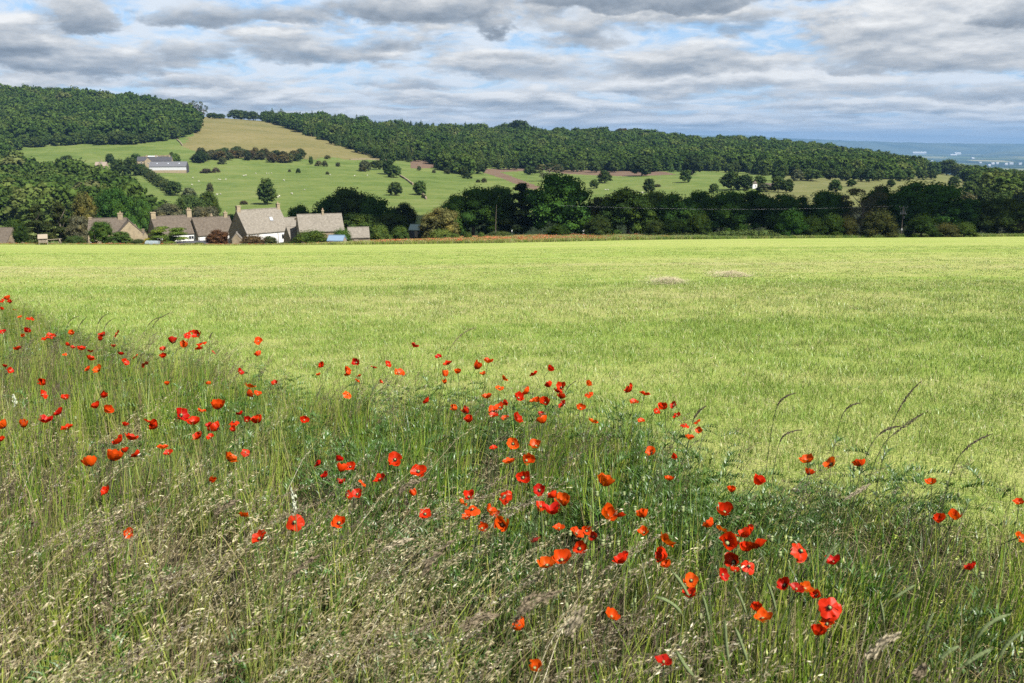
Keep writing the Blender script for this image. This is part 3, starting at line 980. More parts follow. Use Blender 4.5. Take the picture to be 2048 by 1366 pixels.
wood('ridge_wood', MID_WOOD, 800, 1500, 9.4, 'long mixed conifer wood along the ridge', lambda a, b: np.clip(0.75 - np.abs(a - 760) / 700, 0.04, 0.6), (11.5, 16.5), (10.5, 15.5), 6)
wood('scarp_wood', RIGHT_WOOD, 480, 1400, 9.0, 'wood on the edge of the scarp above the vale', 0.03, (10, 14), (9, 14), 7)

_ONES = ['', 'first', 'second', 'third', 'fourth', 'fifth', 'sixth', 'seventh', 'eighth', 'ninth', 'tenth', 'eleventh', 'twelfth', 'thirteenth', 'fourteenth', 'fifteenth', 'sixteenth', 'seventeenth', 'eighteenth', 'nineteenth']
def ordinal(n):
    if n < 20: return _ONES[n]
    t_, o_ = ['twentieth', 'thirtieth', 'fortieth'][n // 10 - 2], n % 10
    return t_ if o_ == 0 else ['twenty', 'thirty', 'forty'][n // 10 - 2] + '-' + _ONES[o_]

# ------------------------------------------------------------------ buildings
def stone_mat(name, a, b, c):
    def f(t):
        p = objco(t)
        br = t.node('ShaderNodeTexBrick')
        br.inputs['Scale'].default_value = 1.0
        br.inputs['Brick Width'].default_value = 0.42; br.inputs['Row Height'].default_value = 0.17; br.inputs['Mortar Size'].default_value = 0.012
        t.put(br.inputs['Vector'], t.comb(t.m('ADD', t.node('ShaderNodeSeparateXYZ').outputs[0], 0.0), 0.0, 0.0))
        sx = t.node('ShaderNodeSeparateXYZ'); t.put(sx.inputs[0], p)
        t.put(br.inputs['Vector'], t.comb(t.m('ADD', sx.outputs[0], sx.outputs[1]), sx.outputs[2], 0.0))
        t.put(br.inputs['Color1'], a); t.put(br.inputs['Color2'], b); t.put(br.inputs['Mortar'], c)
        n = t.noise(p, 1.3, 5, 0.65)
        col = t.mix(t.rng(n, 0.35, 0.7, 0, 0.6), br.outputs[0], t.vm('MULTIPLY', br.outputs[0], (0.6, 0.58, 0.55)))
        return principled(t, col, 0.95, n, 0.1)
    return material(name, f)
STONE = stone_mat('cotswold_stone', (0.36, 0.29, 0.19), (0.29, 0.235, 0.16), (0.24, 0.205, 0.15))
STONE_PALE = stone_mat('pale_stone', (0.46, 0.37, 0.24), (0.38, 0.31, 0.21), (0.30, 0.26, 0.19))
WHITE = material('white_render', lambda t: principled(t, t.mix(t.noise(objco(t), 2.0, 5, 0.6), (0.74, 0.73, 0.70), (0.82, 0.81, 0.79)), 0.9))
def roof_mat(name, lo, mid, hi):
    def f(t):
        p = objco(t)
        n = t.noise(p, 2.2, 5, 0.7)
        sx = t.node('ShaderNodeSeparateXYZ'); t.put(sx.inputs[0], p)
        course = t.m('FRACT', t.m('MULTIPLY', sx.outputs[2], 4.6))
        cell = t.noise(t.vm('MULTIPLY', p, (3.4, 3.4, 4.6)), 1.0, 2, 0.5)
        f_ = t.m('ADD', t.m('MULTIPLY', n, 0.55), t.m('MULTIPLY', cell, 0.45))
        c = t.ramp(f_, [(0.32, lo), (0.5, mid), (0.68, hi)])
        c = t.mix(t.rng(course, 0.0, 0.22, 0.5, 0.0), c, t.vm('MULTIPLY', c, (0.55, 0.55, 0.55)))
        return principled(t, c, 0.95, f_, 0.1, bdist=0.05)
    return material(name, f)
SLATE_GREY = roof_mat('stone_slates_grey', (0.155, 0.138, 0.113), (0.222, 0.199, 0.165), (0.30, 0.272, 0.23))
SLATE_BROWN = roof_mat('stone_slates_brown', (0.084, 0.068, 0.053), (0.124, 0.102, 0.080), (0.178, 0.150, 0.120))
SLATE_DARK = roof_mat('dark_slates', (0.045, 0.045, 0.052), (0.070, 0.071, 0.080), (0.105, 0.105, 0.112))
SHEET_GREY = roof_mat('grey_sheeting', (0.105, 0.110, 0.122), (0.135, 0.140, 0.155), (0.19, 0.195, 0.205))
BLUE_ROOF = material('blue_felt', lambda t: principled(t, t.mix(t.noise(objco(t), 3, 3), (0.13, 0.20, 0.30), (0.21, 0.30, 0.40)), 0.7))
GREEN_ROOF = material('pale_green_sheet', lambda t: principled(t, t.mix(t.noise(objco(t), 2, 3), (0.22, 0.30, 0.27), (0.34, 0.42, 0.38)), 0.7))
WOOD = material('weathered_wood', lambda t: principled(t, t.mix(t.noise(t.vm('MULTIPLY', objco(t), (1, 1, 8)), 5, 4), (0.22, 0.18, 0.13), (0.40, 0.34, 0.26)), 0.9))
GLASS = material('window_glass', lambda t: principled(t, (0.03, 0.035, 0.045), 0.08, None, 0.6))
FRAME_WHITE = material('white_paint', lambda t: principled(t, (0.78, 0.78, 0.76), 0.6))
METAL = material('grey_metal', lambda t: principled(t, (0.30, 0.31, 0.33), 0.55, None, 0.4, 0.4))
CLAY = material('clay_pot', lambda t: principled(t, (0.42, 0.30, 0.20), 0.9))

class House:
    def __init__(self, name, label, px, py_eave, Yd, rz, wall_h, cat='house', group=None, at_=None, sink=2.0):
        if at_ is None:
            py_eave -= 4.5
            x = float(u_of(px, py_eave)) * Yd
            z = float(t_of(py_eave)) * Yd + EYE - wall_h
            loc = (x, Yd, z)
        else:
            loc = at_
        self.root = empty(name, loc, math.radians(rz))
        tag(self.root, label, cat, group)
        self.h = wall_h
        self.sink = sink
        self.off, self.ang = (0, 0, 0), 0.0
    def place(self, off, ang):
        self.off, self.ang = off, math.radians(ang)
    def emit(self, mb, name, mats, parent=None):
        c, s = math.cos(self.ang), math.sin(self.ang)
        mb.v = [(self.off[0] + c * x - s * y, self.off[1] + s * x + c * y, self.off[2] + z) for x, y, z in mb.v]
        return mb.obj(name, mats, parent or self.root)
    def block(self, L, G, rise, front, gable, roof, over=0.18, wall_h=None, name_suffix=''):
        h = self.h if wall_h is None else wall_h
        self.L, self.G, self.rise, self.hh = L, G, rise, h
        m = MB().prism([(-G / 2, -self.sink), (G / 2, -self.sink), (G / 2, h), (0, h + rise), (-G / 2, h)], -L / 2, L / 2)
        m.mi[0] = m.mi[1] = 1
        w_ = self.emit(m, 'wall', [front, gable])
        k = rise / (G / 2)
        r = MB()
        th = 0.16
        for s in (-1, 1):
            e = G / 2 + over
            prof = [(s * e, h - over * k + 0.02), (0, h + rise + 0.02), (0, h + rise + 0.02 + th * 1.3), (s * e, h - over * k + 0.02 + th)]
            if s > 0: prof = prof[::-1]
            r.prism(prof, -L / 2 - 0.06, L / 2 + 0.06)
        r.tube([(-L / 2 - 0.08, 0, h + rise + th * 1.25), (L / 2 + 0.08, 0, h + rise + th * 1.25)], [0.11, 0.11], 6)
        self.roof = self.emit(r, 'roof', [roof])
        return w_
    def chimney(self, x, y=0.0, w=0.75, top=1.5, mat=None, pots=1, d=None):
        zr = self.hh + self.rise * (1 - abs(y) / (self.G / 2))
        d = d or w * 0.8
        m = MB().box(x - w / 2, x + w / 2, y - d / 2, y + d / 2, zr - 1.0, zr + top, 0)
        m.box(x - w / 2 - 0.07, x + w / 2 + 0.07, y - d / 2 - 0.07, y + d / 2 + 0.07, zr + top, zr + top + 0.16, 0)
        for i in range(pots):
            px_ = x + (i - (pots - 1) / 2) * 0.34
            m.tube([(px_, y, zr + top + 0.16), (px_, y, zr + top + 0.55)], [0.13, 0.10], 7, 1)
        return self.emit(m, 'chimney', [mat or STONE_PALE, CLAY], self.roof)
    def window(self, x, z, w=0.9, h=0.9, face='front', cols=2):
        """face front (-y), left (-x), right (+x)"""
        fr, pn = MB(), MB()
        t = 0.07
        def add(mb, a0, a1, z0, z1, d0, d1):
            if face == 'front': mb.box(x + a0, x + a1, -self.G / 2 - d1, -self.G / 2 - d0, z + z0, z + z1)
            elif face == 'left': mb.box(-self.L / 2 - d1, -self.L / 2 - d0, x + a0, x + a1, z + z0, z + z1)
            else: mb.box(self.L / 2 + d0, self.L / 2 + d1, x + a0, x + a1, z + z0, z + z1)
        add(fr, -w / 2, w / 2, 0, t, 0.0, 0.05); add(fr, -w / 2, w / 2, h - t, h, 0.0, 0.05)
        for i in range(cols + 1):
            c = -w / 2 + t / 2 + (w - t) * i / cols
            add(fr, c - t / 2, c + t / 2, t, h - t, 0.0, 0.05)
        add(pn, -w / 2 + t * 0.6, w / 2 - t * 0.6, t * 0.6, h - t * 0.6, 0.004, 0.022)
        f_ = self.emit(fr, 'window', [FRAME_WHITE])
        self.emit(pn, 'pane', [GLASS], f_)
        return f_
    def rooflight(self, x, f, w=0.9, h=1.0):
        k = self.rise / (self.G / 2)
        y0 = -self.G / 2 * (1 - f); y1 = y0 + h * math.cos(math.atan(k))
        z0 = self.hh + (y0 + self.G / 2) * k; z1 = self.hh + (y1 + self.G / 2) * k
        o = 0.26
        m = MB()
        m.prism([(y0, z0 + o), (y1, z1 + o), (y1, z1 + o + 0.08), (y0, z0 + o + 0.08)], x - w / 2, x + w / 2)
        fr = self.emit(m, 'rooflight', [METAL], self.roof)
        m = MB()
        m.prism([(y0 + 0.1, z0 + o + 0.09 + 0.1 * k), (y1 - 0.1, z1 + o + 0.09 - 0.1 * k), (y1 - 0.1, z1 + o + 0.11 - 0.1 * k), (y0 + 0.1, z0 + o + 0.11 + 0.1 * k)], x - w / 2 + 0.1, x + w / 2 - 0.1)
        self.emit(m, 'rooflight_pane', [material('rooflight_glass', lambda t: principled(t, (0.62, 0.68, 0.75), 0.05, None, 0.8))], self.roof)
    def door(self, x, w=0.9, h=2.0, mat=None):
        m = MB().box(x - w / 2, x + w / 2, -self.G / 2 - 0.05, -self.G / 2, 0, h)
        return self.emit(m, 'door', [mat or WOOD])
    def drainpipe(self, x):
        m = MB().tube([(x, -self.G / 2 - 0.08, -1.5), (x, -self.G / 2 - 0.08, self.hh)], [0.05, 0.05], 5)
        return self.emit(m, 'drainpipe', [SLATE_DARK])

# big house with the white front
h = House('stone_house', 'tall grey-roofed house with white front, stone gable and one rooflight', 519, 466, 197, 48, 4.9)
h.block(10.7, 7.0, 4.5, WHITE, STONE, SLATE_GREY)
h.chimney(-4.9, 0, 0.85, 1.0, STONE_PALE, 0); h.chimney(5.0, 0, 0.7, 1.0, STONE_PALE, 1)
h.window(3.7, 3.1, 1.1, 1.1, cols=2); h.window(0.2, 3.4, 0.45, 0.7, cols=1); h.window(3.4, 0.8, 1.2, 1.1); h.window(-2.6, 3.1, 1.0, 1.0); h.window(-2.6, 0.8, 1.2, 1.1)
h.door(1.6); h.drainpipe(2.3); h.drainpipe(5.1)
h.rooflight(2.0, 0.42, 0.75, 0.95)
h.window(0.2, 4.2, 0.7, 0.9, 'left', 1)
# stone porch wing in front of its gable
h = House('stone_porch', 'little gabled stone porch before the big house', 474, 482, 189, 104, 2.6, 'porch')
h.block(2.4, 1.9, 1.15, STONE, STONE, SLATE_GREY, 0.1)
h.place((0, 0, 0), 0)
h.window(0.0, 0.9, 0.4, 0.5, 'left', 1)
# terrace of two white cottages
h = House('cottage', 'white cottage with brown roof at the stone gable end of the pair', 344, 470, 196, 36, 4.6, group='white cottages')
h.block(8.3, 7.2, 3.45, WHITE, STONE, SLATE_BROWN)
h.chimney(-3.7, 0, 0.95, 1.0, STONE_PALE, 0, 1.0); h.chimney(3.85, -0.1, 1.0, 1.35, STONE_PALE, 2, 0.8)
h.window(3.0, 3.3, 1.1, 0.8, cols=2); h.window(0.4, 3.2, 1.0, 0.9); h.window(1.0, 0.9, 1.2, 1.1); h.drainpipe(4.0); h.door(2.2)
h = House('cottage', 'white cottage with brown roof between its twin and the big house', 424, 471, 199, 35, 4.4, group='white cottages')
h.block(8.1, 7.2, 3.35, WHITE, STONE, SLATE_BROWN)
h.chimney(0.2, 0.3, 0.45, 0.7, STONE_PALE, 1); h.chimney(3.2, 0, 0.72, 0.95, STONE_PALE, 1)
h.window(-2.2, 2.1, 0.8, 1.4, cols=2); h.window(1.6, 2.6, 1.0, 1.1); h.window(3.0, 2.6, 0.9, 1.0); h.drainpipe(-3.9); h.door(-0.4)
# cottage with the gabled wing
h = House('stone_cottage', 'sandy stone cottage with a gabled wing half hidden by garden trees', 218, 468, 197, 14, 4.2)
h.block(7.6, 5.6, 2.75, STONE_PALE, STONE_PALE, SLATE_BROWN)
h.chimney(2.6, 0, 0.95, 1.1, STONE_PALE, 1); h.chimney(-3.5, 0, 0.6, 0.3, STONE_PALE, 0)
h.window(1.6, 0.6, 1.4, 1.1); h.window(-2.9, 2.2, 1.0, 1.0); h.window(-2.9, 0.3, 1.2, 1.1)
h.place((4.4, -1.8, 0), 102)
h.block(6.0, 4.9, 2.5, STONE_PALE, STONE_PALE, SLATE_BROWN, 0.05)
h.window(0.6, 2.4, 0.9, 1.1, 'left', 2); h.window(0.6, 0.2, 1.1, 1.1, 'left', 2)
h = House('stone_outhouse', 'small stone outhouse with two chimneys past the gabled wing', 279, 476, 208, 0, 2.6, 'outhouse')
h.block(2.6, 3.0, 0.9, STONE_PALE, STONE_PALE, SLATE_BROWN, 0.05)
h.chimney(-0.8, 0, 0.5, 1.2, STONE_PALE, 1); h.chimney(0.9, 0, 0.45, 0.5, STONE_PALE, 0)
# barn-like house and its link
h = House('barn_house', 'long stone-slated barn house behind the round garden shrubs', 640, 464, 191, 19, 4.0)
h.block(9.2, 7.0, 3.1, STONE, STONE, SLATE_GREY)
h.chimney(0.7, -0.15, 0.42, 1.0, STONE_PALE, 1)
h.window(-2.4, 1.6, 1.0, 1.0); h.window(2.6, 1.6, 1.0, 1.0); h.door(0.2); h.window(0.0, 3.2, 0.5, 0.8, 'left', 1)
h = House('link_range', 'lower stone-slated range joining the big house and the barn house', 585, 462, 207, 18, 4.2)
h.block(5.6, 5.6, 2.4, STONE, STONE, SLATE_GREY)
h.chimney(1.0, -0.6, 0.5, 0.6, STONE, 0)
h = House('lean_to', 'small stone-slated lean-to at the end of the white front', 586, 480, 192, 36, 2.4, 'outhouse')
h.block(2.7, 3.8, 2.2, STONE, STONE, SLATE_GREY, 0.1)
h.window(0.0, 1.0, 0.5, 0.6, 'front', 1)
h = House('stone_outhouse', 'low outhouse with a plain stone-slated roof, apart from the houses', 717, 477.5, 187, 12, 1.9, 'outhouse')
h.block(4.3, 4.2, 1.7, STONE, STONE, SLATE_GREY, 0.2)
h.door(-0.6, 0.9, 1.7)
h = House('dark_barn', 'dark-roofed barn at the edge of the village', -20, 490, 192, 1, 2.6, 'barn')
h.block(10.6, 7.5, 3.0, STONE, STONE, SLATE_BROWN)
h.window(2.2, 1.0, 0.8, 0.8); h.door(-1.2)
h = House('garage', 'low dark slate garage roof in front of the white cottages', 397, 495.5, 184, 20, 2.0, 'garage')
h.block(9.4, 5.0, 0.7, WHITE, WHITE, SLATE_DARK, 0.25)
h.door(-2.4, 2.2, 1.9, FRAME_WHITE); h.door(2.2, 2.2, 1.9, FRAME_WHITE)
h = House('garden_shed', 'garden shed with a pale blue roof among shrubs', 674, 485, 176, -6, 1.5, 'shed')
h.block(3.1, 2.6, 0.75, WOOD, WOOD, BLUE_ROOF, 0.15)
h.door(0.4, 0.8, 1.4)
h = House('summerhouse', 'little summerhouse with pale green roof under the belt trees', 834, 463, 228, -12, 1.8, 'shed')
h.block(3.4, 2.8, 1.0, SLATE_DARK, SLATE_DARK, GREEN_ROOF, 0.25)
h.door(0.2, 0.8, 1.9)
# garden tunnel
def garden_tunnel():
    Yd = 180
    x = float(u_of(306, 487)) * Yd; z = float(ground_z(x, Yd))
    r = empty('garden_tunnel', (x, Yd, z), math.radians(-8))
    tag(r, 'low arched garden tunnel with pale cover before the gable', 'tunnel')
    m = MB()
    prof = [(math.cos(a) * 0.75, 0.75 * math.sin(a) + 0.15) for a in np.linspace(0, math.pi, 9)]
    m.prism(prof, -1.3, 1.3)
    m.obj('cover', material('tunnel_mesh', lambda t: principled(t, t.mix(t.noise(objco(t), 9, 3), (0.14, 0.18, 0.19), (0.34, 0.40, 0.42)), 0.7)), r)
    for xx in (-1.32, -0.44, 0.44, 1.32):
        MB().tube([(xx, y * 1.04, zz * 1.03) for y, zz in prof], [0.03] * 9, 5).obj('hoop', METAL, r)
garden_tunnel()
# play house with swing beam
def play_house():
    Yd = 183
    x = float(u_of(87, 488)) * Yd; z = float(ground_z(x, Yd)) - 0.1
    r = empty('playhouse', (x, Yd, z), math.radians(24))
    tag(r, 'wooden play tower with shingled gable roof and swing beam', 'play tower')
    for sx in (-0.75, 0.75):
        for sy in (-0.6, 0.6):
            MB().box(sx - 0.06, sx + 0.06, sy - 0.06, sy + 0.06, 0, 1.45).obj('post', WOOD, r)
    MB().box(-0.8, 0.8, -0.66, 0.66, 0.55, 0.65).obj('floor_board', WOOD, r)
    for k in range(6):
        MB().box(-0.72 + k * 0.25, -0.54 + k * 0.25, -0.68, -0.655, 0.65, 1.15).obj('board', WOOD, r)
    m = MB()
    for s in (-1, 1):
        prof = [(s * 0.85, 1.35), (0, 2.15), (0, 2.23), (s * 0.85, 1.43)]
        if s > 0: prof = prof[::-1]
        m.prism(prof, -0.9, 0.9)
    m.obj('roof', WOOD, r)
    MB().tube([(0.7, 0, 1.05), (3.4, 0, 1.15)], [0.06, 0.06], 6).obj('beam', WOOD, r)
    for dx, dy in ((2.7, -0.5), (2.7, 0.5), (3.3, -0.5), (3.3, 0.5)):
        MB().tube([(dx, dy, -0.1), (3.05, 0, 1.2)], [0.05, 0.05], 5).obj('support', WOOD, r)
    m = MB().box(1.4, 1.9, -0.12, 0.12, 0.35, 0.39)
    for xx in (1.42, 1.88):
        m.tube([(xx, 0, 0.38), (xx, 0, 1.08)], [0.012, 0.012], 4)
    m.obj('swing', WOOD, r)
play_house()
# farm on the hill
fx = hit(311, 333.5)
h = House('farm_terrace', 'pale stone farmhouse range with dark roof on the hillside', 0, 0, 0, 12, 4.6, at_=fx)
h.block(26.5, 7.5, 3.2, STONE_PALE, STONE_PALE, SLATE_DARK)
for cx in (-6.0, 1.0, 11.5): h.chimney(cx, 0, 1.2, 1.3, STONE_PALE, 1)
for cx in (-10, -6, -2, 2, 6, 10): h.window(cx, 2.6, 1.1, 1.2); h.window(cx + 0.3, 0.4, 1.2, 1.3)
h.place((-4.5, -3.2, 0), 90); h.block(5.0, 5.2, 2.6, STONE_PALE, STONE_PALE, SLATE_DARK, 0.1); h.window(0, 2.4, 1.0, 1.1, 'left')
fx = hit(339, 344)
SHEET_WALL = material('white_sheeting', lambda t: principled(t, t.mix(t.noise(objco(t), 1.5, 3), (0.52, 0.54, 0.56), (0.66, 0.67, 0.68)), 0.7))
h = House('farm_barn', 'long grey barn with white side wall on the hillside farm', 0, 0, 0, 9, 4.2, 'barn', at_=fx)
h.block(27.0, 11.0, 3.4, SHEET_WALL, SLATE_DARK, SHEET_GREY, 0.3)
m = MB().box(-13.5, 13.5, -5.62, -5.5, -1.0, 1.5); h.emit(m, 'plinth', [STONE_PALE])
for cx in (-8, 0, 8): h.rooflight(cx, 0.5, 0.9, 1.1)
fx = hit(204, 341.5)
h = House('hill_cottage', 'small pale stone cottage with central gable on the hillside', 0, 0, 0, 4, 3.6, at_=fx)
h.block(8.6, 5.5, 2.9, STONE_PALE, STONE_PALE, roof_mat('pale_slates', (0.24, 0.19, 0.15), (0.31, 0.25, 0.20), (0.38, 0.32, 0.26)))
h.chimney(0.2, 0.2, 0.9, 1.6, STONE_PALE, 1)
h.window(-2.6, 1.2, 1.0, 1.2); h.window(2.6, 1.2, 1.0, 1.2)
h.place((0.0, -2.2, 0), 90); h.block(2.6, 4.0, 3.1, STONE_PALE, STONE_PALE, SLATE_GREY, 0.1); h.window(0, 1.0, 1.2, 1.3, 'left')
fx = hit(306, 319)
h = House('farm_shed', 'white low shed behind the hillside farmhouse', 0, 0, 0, 0, 2.0, 'shed', at_=fx)
h.block(8.5, 4.0, 0.9, WHITE, WHITE, material('white_sheet', lambda t: principled(t, (0.7, 0.72, 0.74), 0.6)), 0.1)
h.door(1.0, 1.2, 1.8)
fx = hit(1506, 377)
h = House('white_lodge', 'white-walled lodge among parkland trees', 0, 0, 0, 20, 3.2, at_=fx)
h.block(3.4, 4.0, 1.3, WHITE, WHITE, SLATE_BROWN, 0.2); h.window(0.6, 1.2, 0.9, 1.0)
fx = hit(1542, 378)
h = House('brown_barn', 'low brown-roofed barn among parkland trees', 0, 0, 0, -4, 1.8, 'barn', at_=fx)
h.block(8.0, 5.0, 1.6, WOOD, WOOD, SLATE_BROWN, 0.2); h.door(0.5, 1.6, 1.6)

# white sheds and houses of the town in the vale
TOWN = [(1690, 331.5, 60, 8), (1675, 328, 26, 10), (1655, 326, 22, 9), (1688, 327, 34, 10), (1698, 327.2, 30, 9), (1712, 330.8, 110, 7), (1730, 330, 60, 7), (1775, 326, 60, 7), (1790, 318, 60, 8), (1815, 326, 90, 8), (1850, 327, 40, 9),
        (1835, 322, 36, 8), (1863, 324, 40, 8), (1906, 312, 120, 10), (1915, 305, 110, 14), (1840, 295.5, 200, 18), (1985, 328.5, 50, 9), (1994, 328, 40, 9), (2012, 329, 46, 9), (2022, 328.4, 60, 9), (2040, 329, 44, 9), (1978, 332, 36, 9), (1945, 318, 50, 9), (1960, 327, 40, 8), (1725, 322, 40, 8)]
for i, (px, py, L, hh) in enumerate(sorted(TOWN)):
    Yd = min(17500, 235.0 / max(-float(t_of(py)), 0.004) * 0.97)
    x = float(u_of(px, py)) * Yd
    sc = Yd / 9000.0
    m = MB().prism([(-12 * sc, -25), (12 * sc, -25), (12 * sc, hh * sc), (0, hh * 1.5 * sc), (-12 * sc, hh * sc)], -L * sc * 0.3, L * sc * 0.3)
    o = m.obj('warehouse', SHEET_WALL)
    o.location = (x, Yd, -235 + 12); o.rotation_euler = (0, 0, math.radians((i * 37) % 40 - 20))
    tag(o, '%s from the left of the white sheds far out in the blue vale' % ordinal(i + 1), 'building', 'white sheds of the town in the vale')

# ------------------------------------------------------------------ roadside things under the tree belt
def at_px(px, py, Yd):
    return float(u_of(px, py)) * Yd, Yd, float(t_of(py)) * Yd + EYE
def road_sign():
    x, y, z = at_px(1168, 472, 214)
    r = empty('road_sign', (x, y, z))
    tag(r, 'round white road sign on a grey post before the big dome tree', 'road sign')
    MB().tube([(0, 0, -1.5), (0, 0, 1.5)], [0.045, 0.045], 6).obj('post', METAL, r)
    m = MB(); m.tube([(0, -0.05, 1.15), (0, -0.075, 1.15)], [0.30, 0.30], 18); m.obj('plate', FRAME_WHITE, r)
    m = MB().box(-0.34, 0.10, -0.08, -0.05, 0.40, 0.66); m.obj('small_plate', FRAME_WHITE, r)
    m = MB(); m.tube([(0, -0.08, 1.15), (0, -0.088, 1.15)], [0.13, 0.13], 14); m.obj('centre_disc', METAL, r)
road_sign()
def marker():
    x, y, z = at_px(1024, 470, 216)
    r = empty('marker_post', (x, y, z))
    tag(r, 'thin roadside post with white top under dark trees', 'post')
    MB().tube([(0, 0, -1.2), (0, 0, 0.85)], [0.035, 0.035], 6).obj('post', METAL, r)
    MB().box(-0.10, 0.10, -0.03, 0.03, 0.85, 1.2).obj('reflector', FRAME_WHITE, r)
marker()
def car():
    x, y, z = at_px(1042, 474.5, 222)
    r = empty('parked_car', (x, y, z - 0.75), math.radians(6))
    tag(r, 'white car on the lane behind the poppy margin', 'car')
    prof = [(-2.0, 0.32), (2.0, 0.32), (2.05, 0.72), (1.1, 0.90), (0.55, 1.38), (-1.05, 1.40), (-1.75, 0.95), (-2.05, 0.85)]
    m = MB(); b = len(m.v)
    n = len(prof)
    m.v = [(a, -0.82, c) for a, c in prof] + [(a, 0.82, c) for a, c in prof]
    m.f = [tuple(range(n)), tuple(reversed(range(n, 2 * n)))] + [(i, n + i, n + (i + 1) % n, (i + 1) % n) for i in range(n)]
    m.mi = [0] * len(m.f)
    m.obj('body', FRAME_WHITE, r)
    for s in (-1, 1):
        m = MB(); yy = s * 0.825
        m.poly([(0.95, yy, 0.93), (0.5, yy, 1.30), (-0.2, yy, 1.31), (-0.2, yy, 0.95)]); m.poly([(-0.3, yy, 0.95), (-0.3, yy, 1.31), (-1.0, yy, 1.31), (-1.5, yy, 0.97)])
        m.obj('side_window', GLASS, r)
    m = MB(); m.poly([(1.10, -0.7, 0.925), (1.10, 0.7, 0.925), (0.60, 0.65, 1.36), (0.60, -0.65, 1.36)]); m.obj('windscreen', GLASS, r)
    for sx in (-1.25, 1.25):
        for sy in (-0.8, 0.8):
            MB().tube([(sx, sy - 0.1, 0.32), (sx, sy + 0.1, 0.32)], [0.31, 0.31], 14).obj('wheel', SLATE_DARK, r)
car()
def power_pole():
    x, y, z = at_px(1802, 470.5, 219)
    r = empty('power_pole', (x, y, z), 0)
    tag(r, 'wooden power pole with crossarm and transformer before the dark domed tree', 'power pole')
    top = float(t_of(414)) * y + EYE - z
    MB().tube([(0, 0, -1), (0, 0, top)], [0.12, 0.08], 8).obj('post', BARK, r)
    MB().box(-1.1, 1.1, -0.06, 0.06, top - 0.12, top).obj('crossarm', SLATE_DARK, r)
    for xx in (-1.0, 0.0, 1.0):
        MB().tube([(xx, 0, top), (xx, 0, top + 0.3)], [0.06, 0.04], 6).obj('insulator', METAL, r)
    m = MB()
    for xx in (-0.75, -0.25, 0.25, 0.75):
        m.tube([(xx * 0.7, -0.1, top - 1.5), (xx, -0.05, top - 0.1)], [0.02, 0.02], 4)
    m.obj('dropper_wire', METAL, r)
    MB().box(-0.85, 0.85, -0.35, 0.05, top - 1.75, top - 1.5).obj('platform', SLATE_DARK, r)
    for xx in (-0.6, -0.1, 0.4):
        MB().tube([(xx, -0.15, top - 1.5), (xx, -0.15, top - 1.2)], [0.10, 0.08], 7).obj('fuse', METAL, r)
    MB().tube([(0.1, -0.3, top - 2.7), (0.1, -0.3, top - 2.1)], [0.2, 0.2], 8).obj('transformer', SLATE_DARK, r)
    MB().box(-0.12, 0.12, -0.2, -0.17, 1.2, 1.7).obj('warning_plate', FRAME_WHITE, r)
    for k, dz in enumerate((0.3,)):
        pts = []
        A = Vector((x - 1.0, y, z + top + dz)); 
        bx, by, bz = at_px(1120, 411, 206)
        B = Vector((bx, by, bz))
        for i in range(25):
            f = i / 24.0
            p = A.lerp(B, f); p.z -= 2.4 * 4 * f * (1 - f) * 0.35
            pts.append(p)
        o = MB().tube(pts, [0.007] * 25, 4).obj('power_line', METAL)
        tag(o, 'thin overhead wire running across the dark tree belt', 'wire')
power_pole()
def bare_pole():
    x, y, z = at_px(991, 462, 205)
    r = MB().tube([(0, 0, -1), (0.1, 0, 3.0), (0.25, 0, 5.9)], [0.075, 0.06, 0.03], 7).obj('bare_trunk', BARK)
    r.location = (x, y, z)
    tag(r, 'bare pale trunk standing against the dark belt trees', 'tree trunk')
bare_pole()

# ------------------------------------------------------------------ dry stone walls and a track on the hill
def stone_wall(pts, label, w=0.9, hh=1.25):
    m = MB()
    P = []
    for (a, b) in zip(pts[:-1], pts[1:]):
        for k in range(8):
            f = k / 8.0
            P.append(hit(a[0] + (b[0] - a[0]) * f, a[1] + (b[1] - a[1]) * f))
    P.append(hit(*pts[-1]))
    g = random.Random(len(P))
    for a, b in zip(P[:-1], P[1:]):
        a, b = Vector(a), Vector(b)
        d = (b - a).normalized(); n = Vector((-d.y, d.x, 0)) * w / 2
        h1 = hh * g.uniform(0.7, 1.05)
        v = [a - n, a + n, b + n, b - n]
        lo = [p - Vector((0, 0, 0.6)) for p in v]; hi = [p + Vector((0, 0, h1)) for p in v]
        q = len(m.v); m.v += [tuple(p) for p in lo + hi]
        for f in ((0, 3, 2, 1), (4, 5, 6, 7), (0, 1, 5, 4), (1, 2, 6, 5), (2, 3, 7, 6), (3, 0, 4, 7)):
            m.f.append(tuple(q + i for i in f)); m.mi.append(0)
    o = m.obj('dry_stone_wall', STONE)
    tag(o, label, 'stone wall')
stone_wall([(800, 352.5), (812, 359), (826, 370)], 'pale dry stone wall between the round pasture trees')
stone_wall([(845, 389), (853, 399)], 'short end of dry stone wall below the shrub')
stone_wall([(268, 316.5), (300, 314), (345, 312.5)], 'long dry stone wall above the hillside farm')
stone_wall([(354, 280), (361, 286), (365, 292)], 'dry stone wall climbing to the corner of the hill wood')
stone_wall([(40, 333), (70, 332.5), (100, 334)], 'pale wall by the farm track below the hill wood')
stone_wall([(700, 320), (735, 319), (775, 321)], 'low wall along the foot of the tan hay meadow')

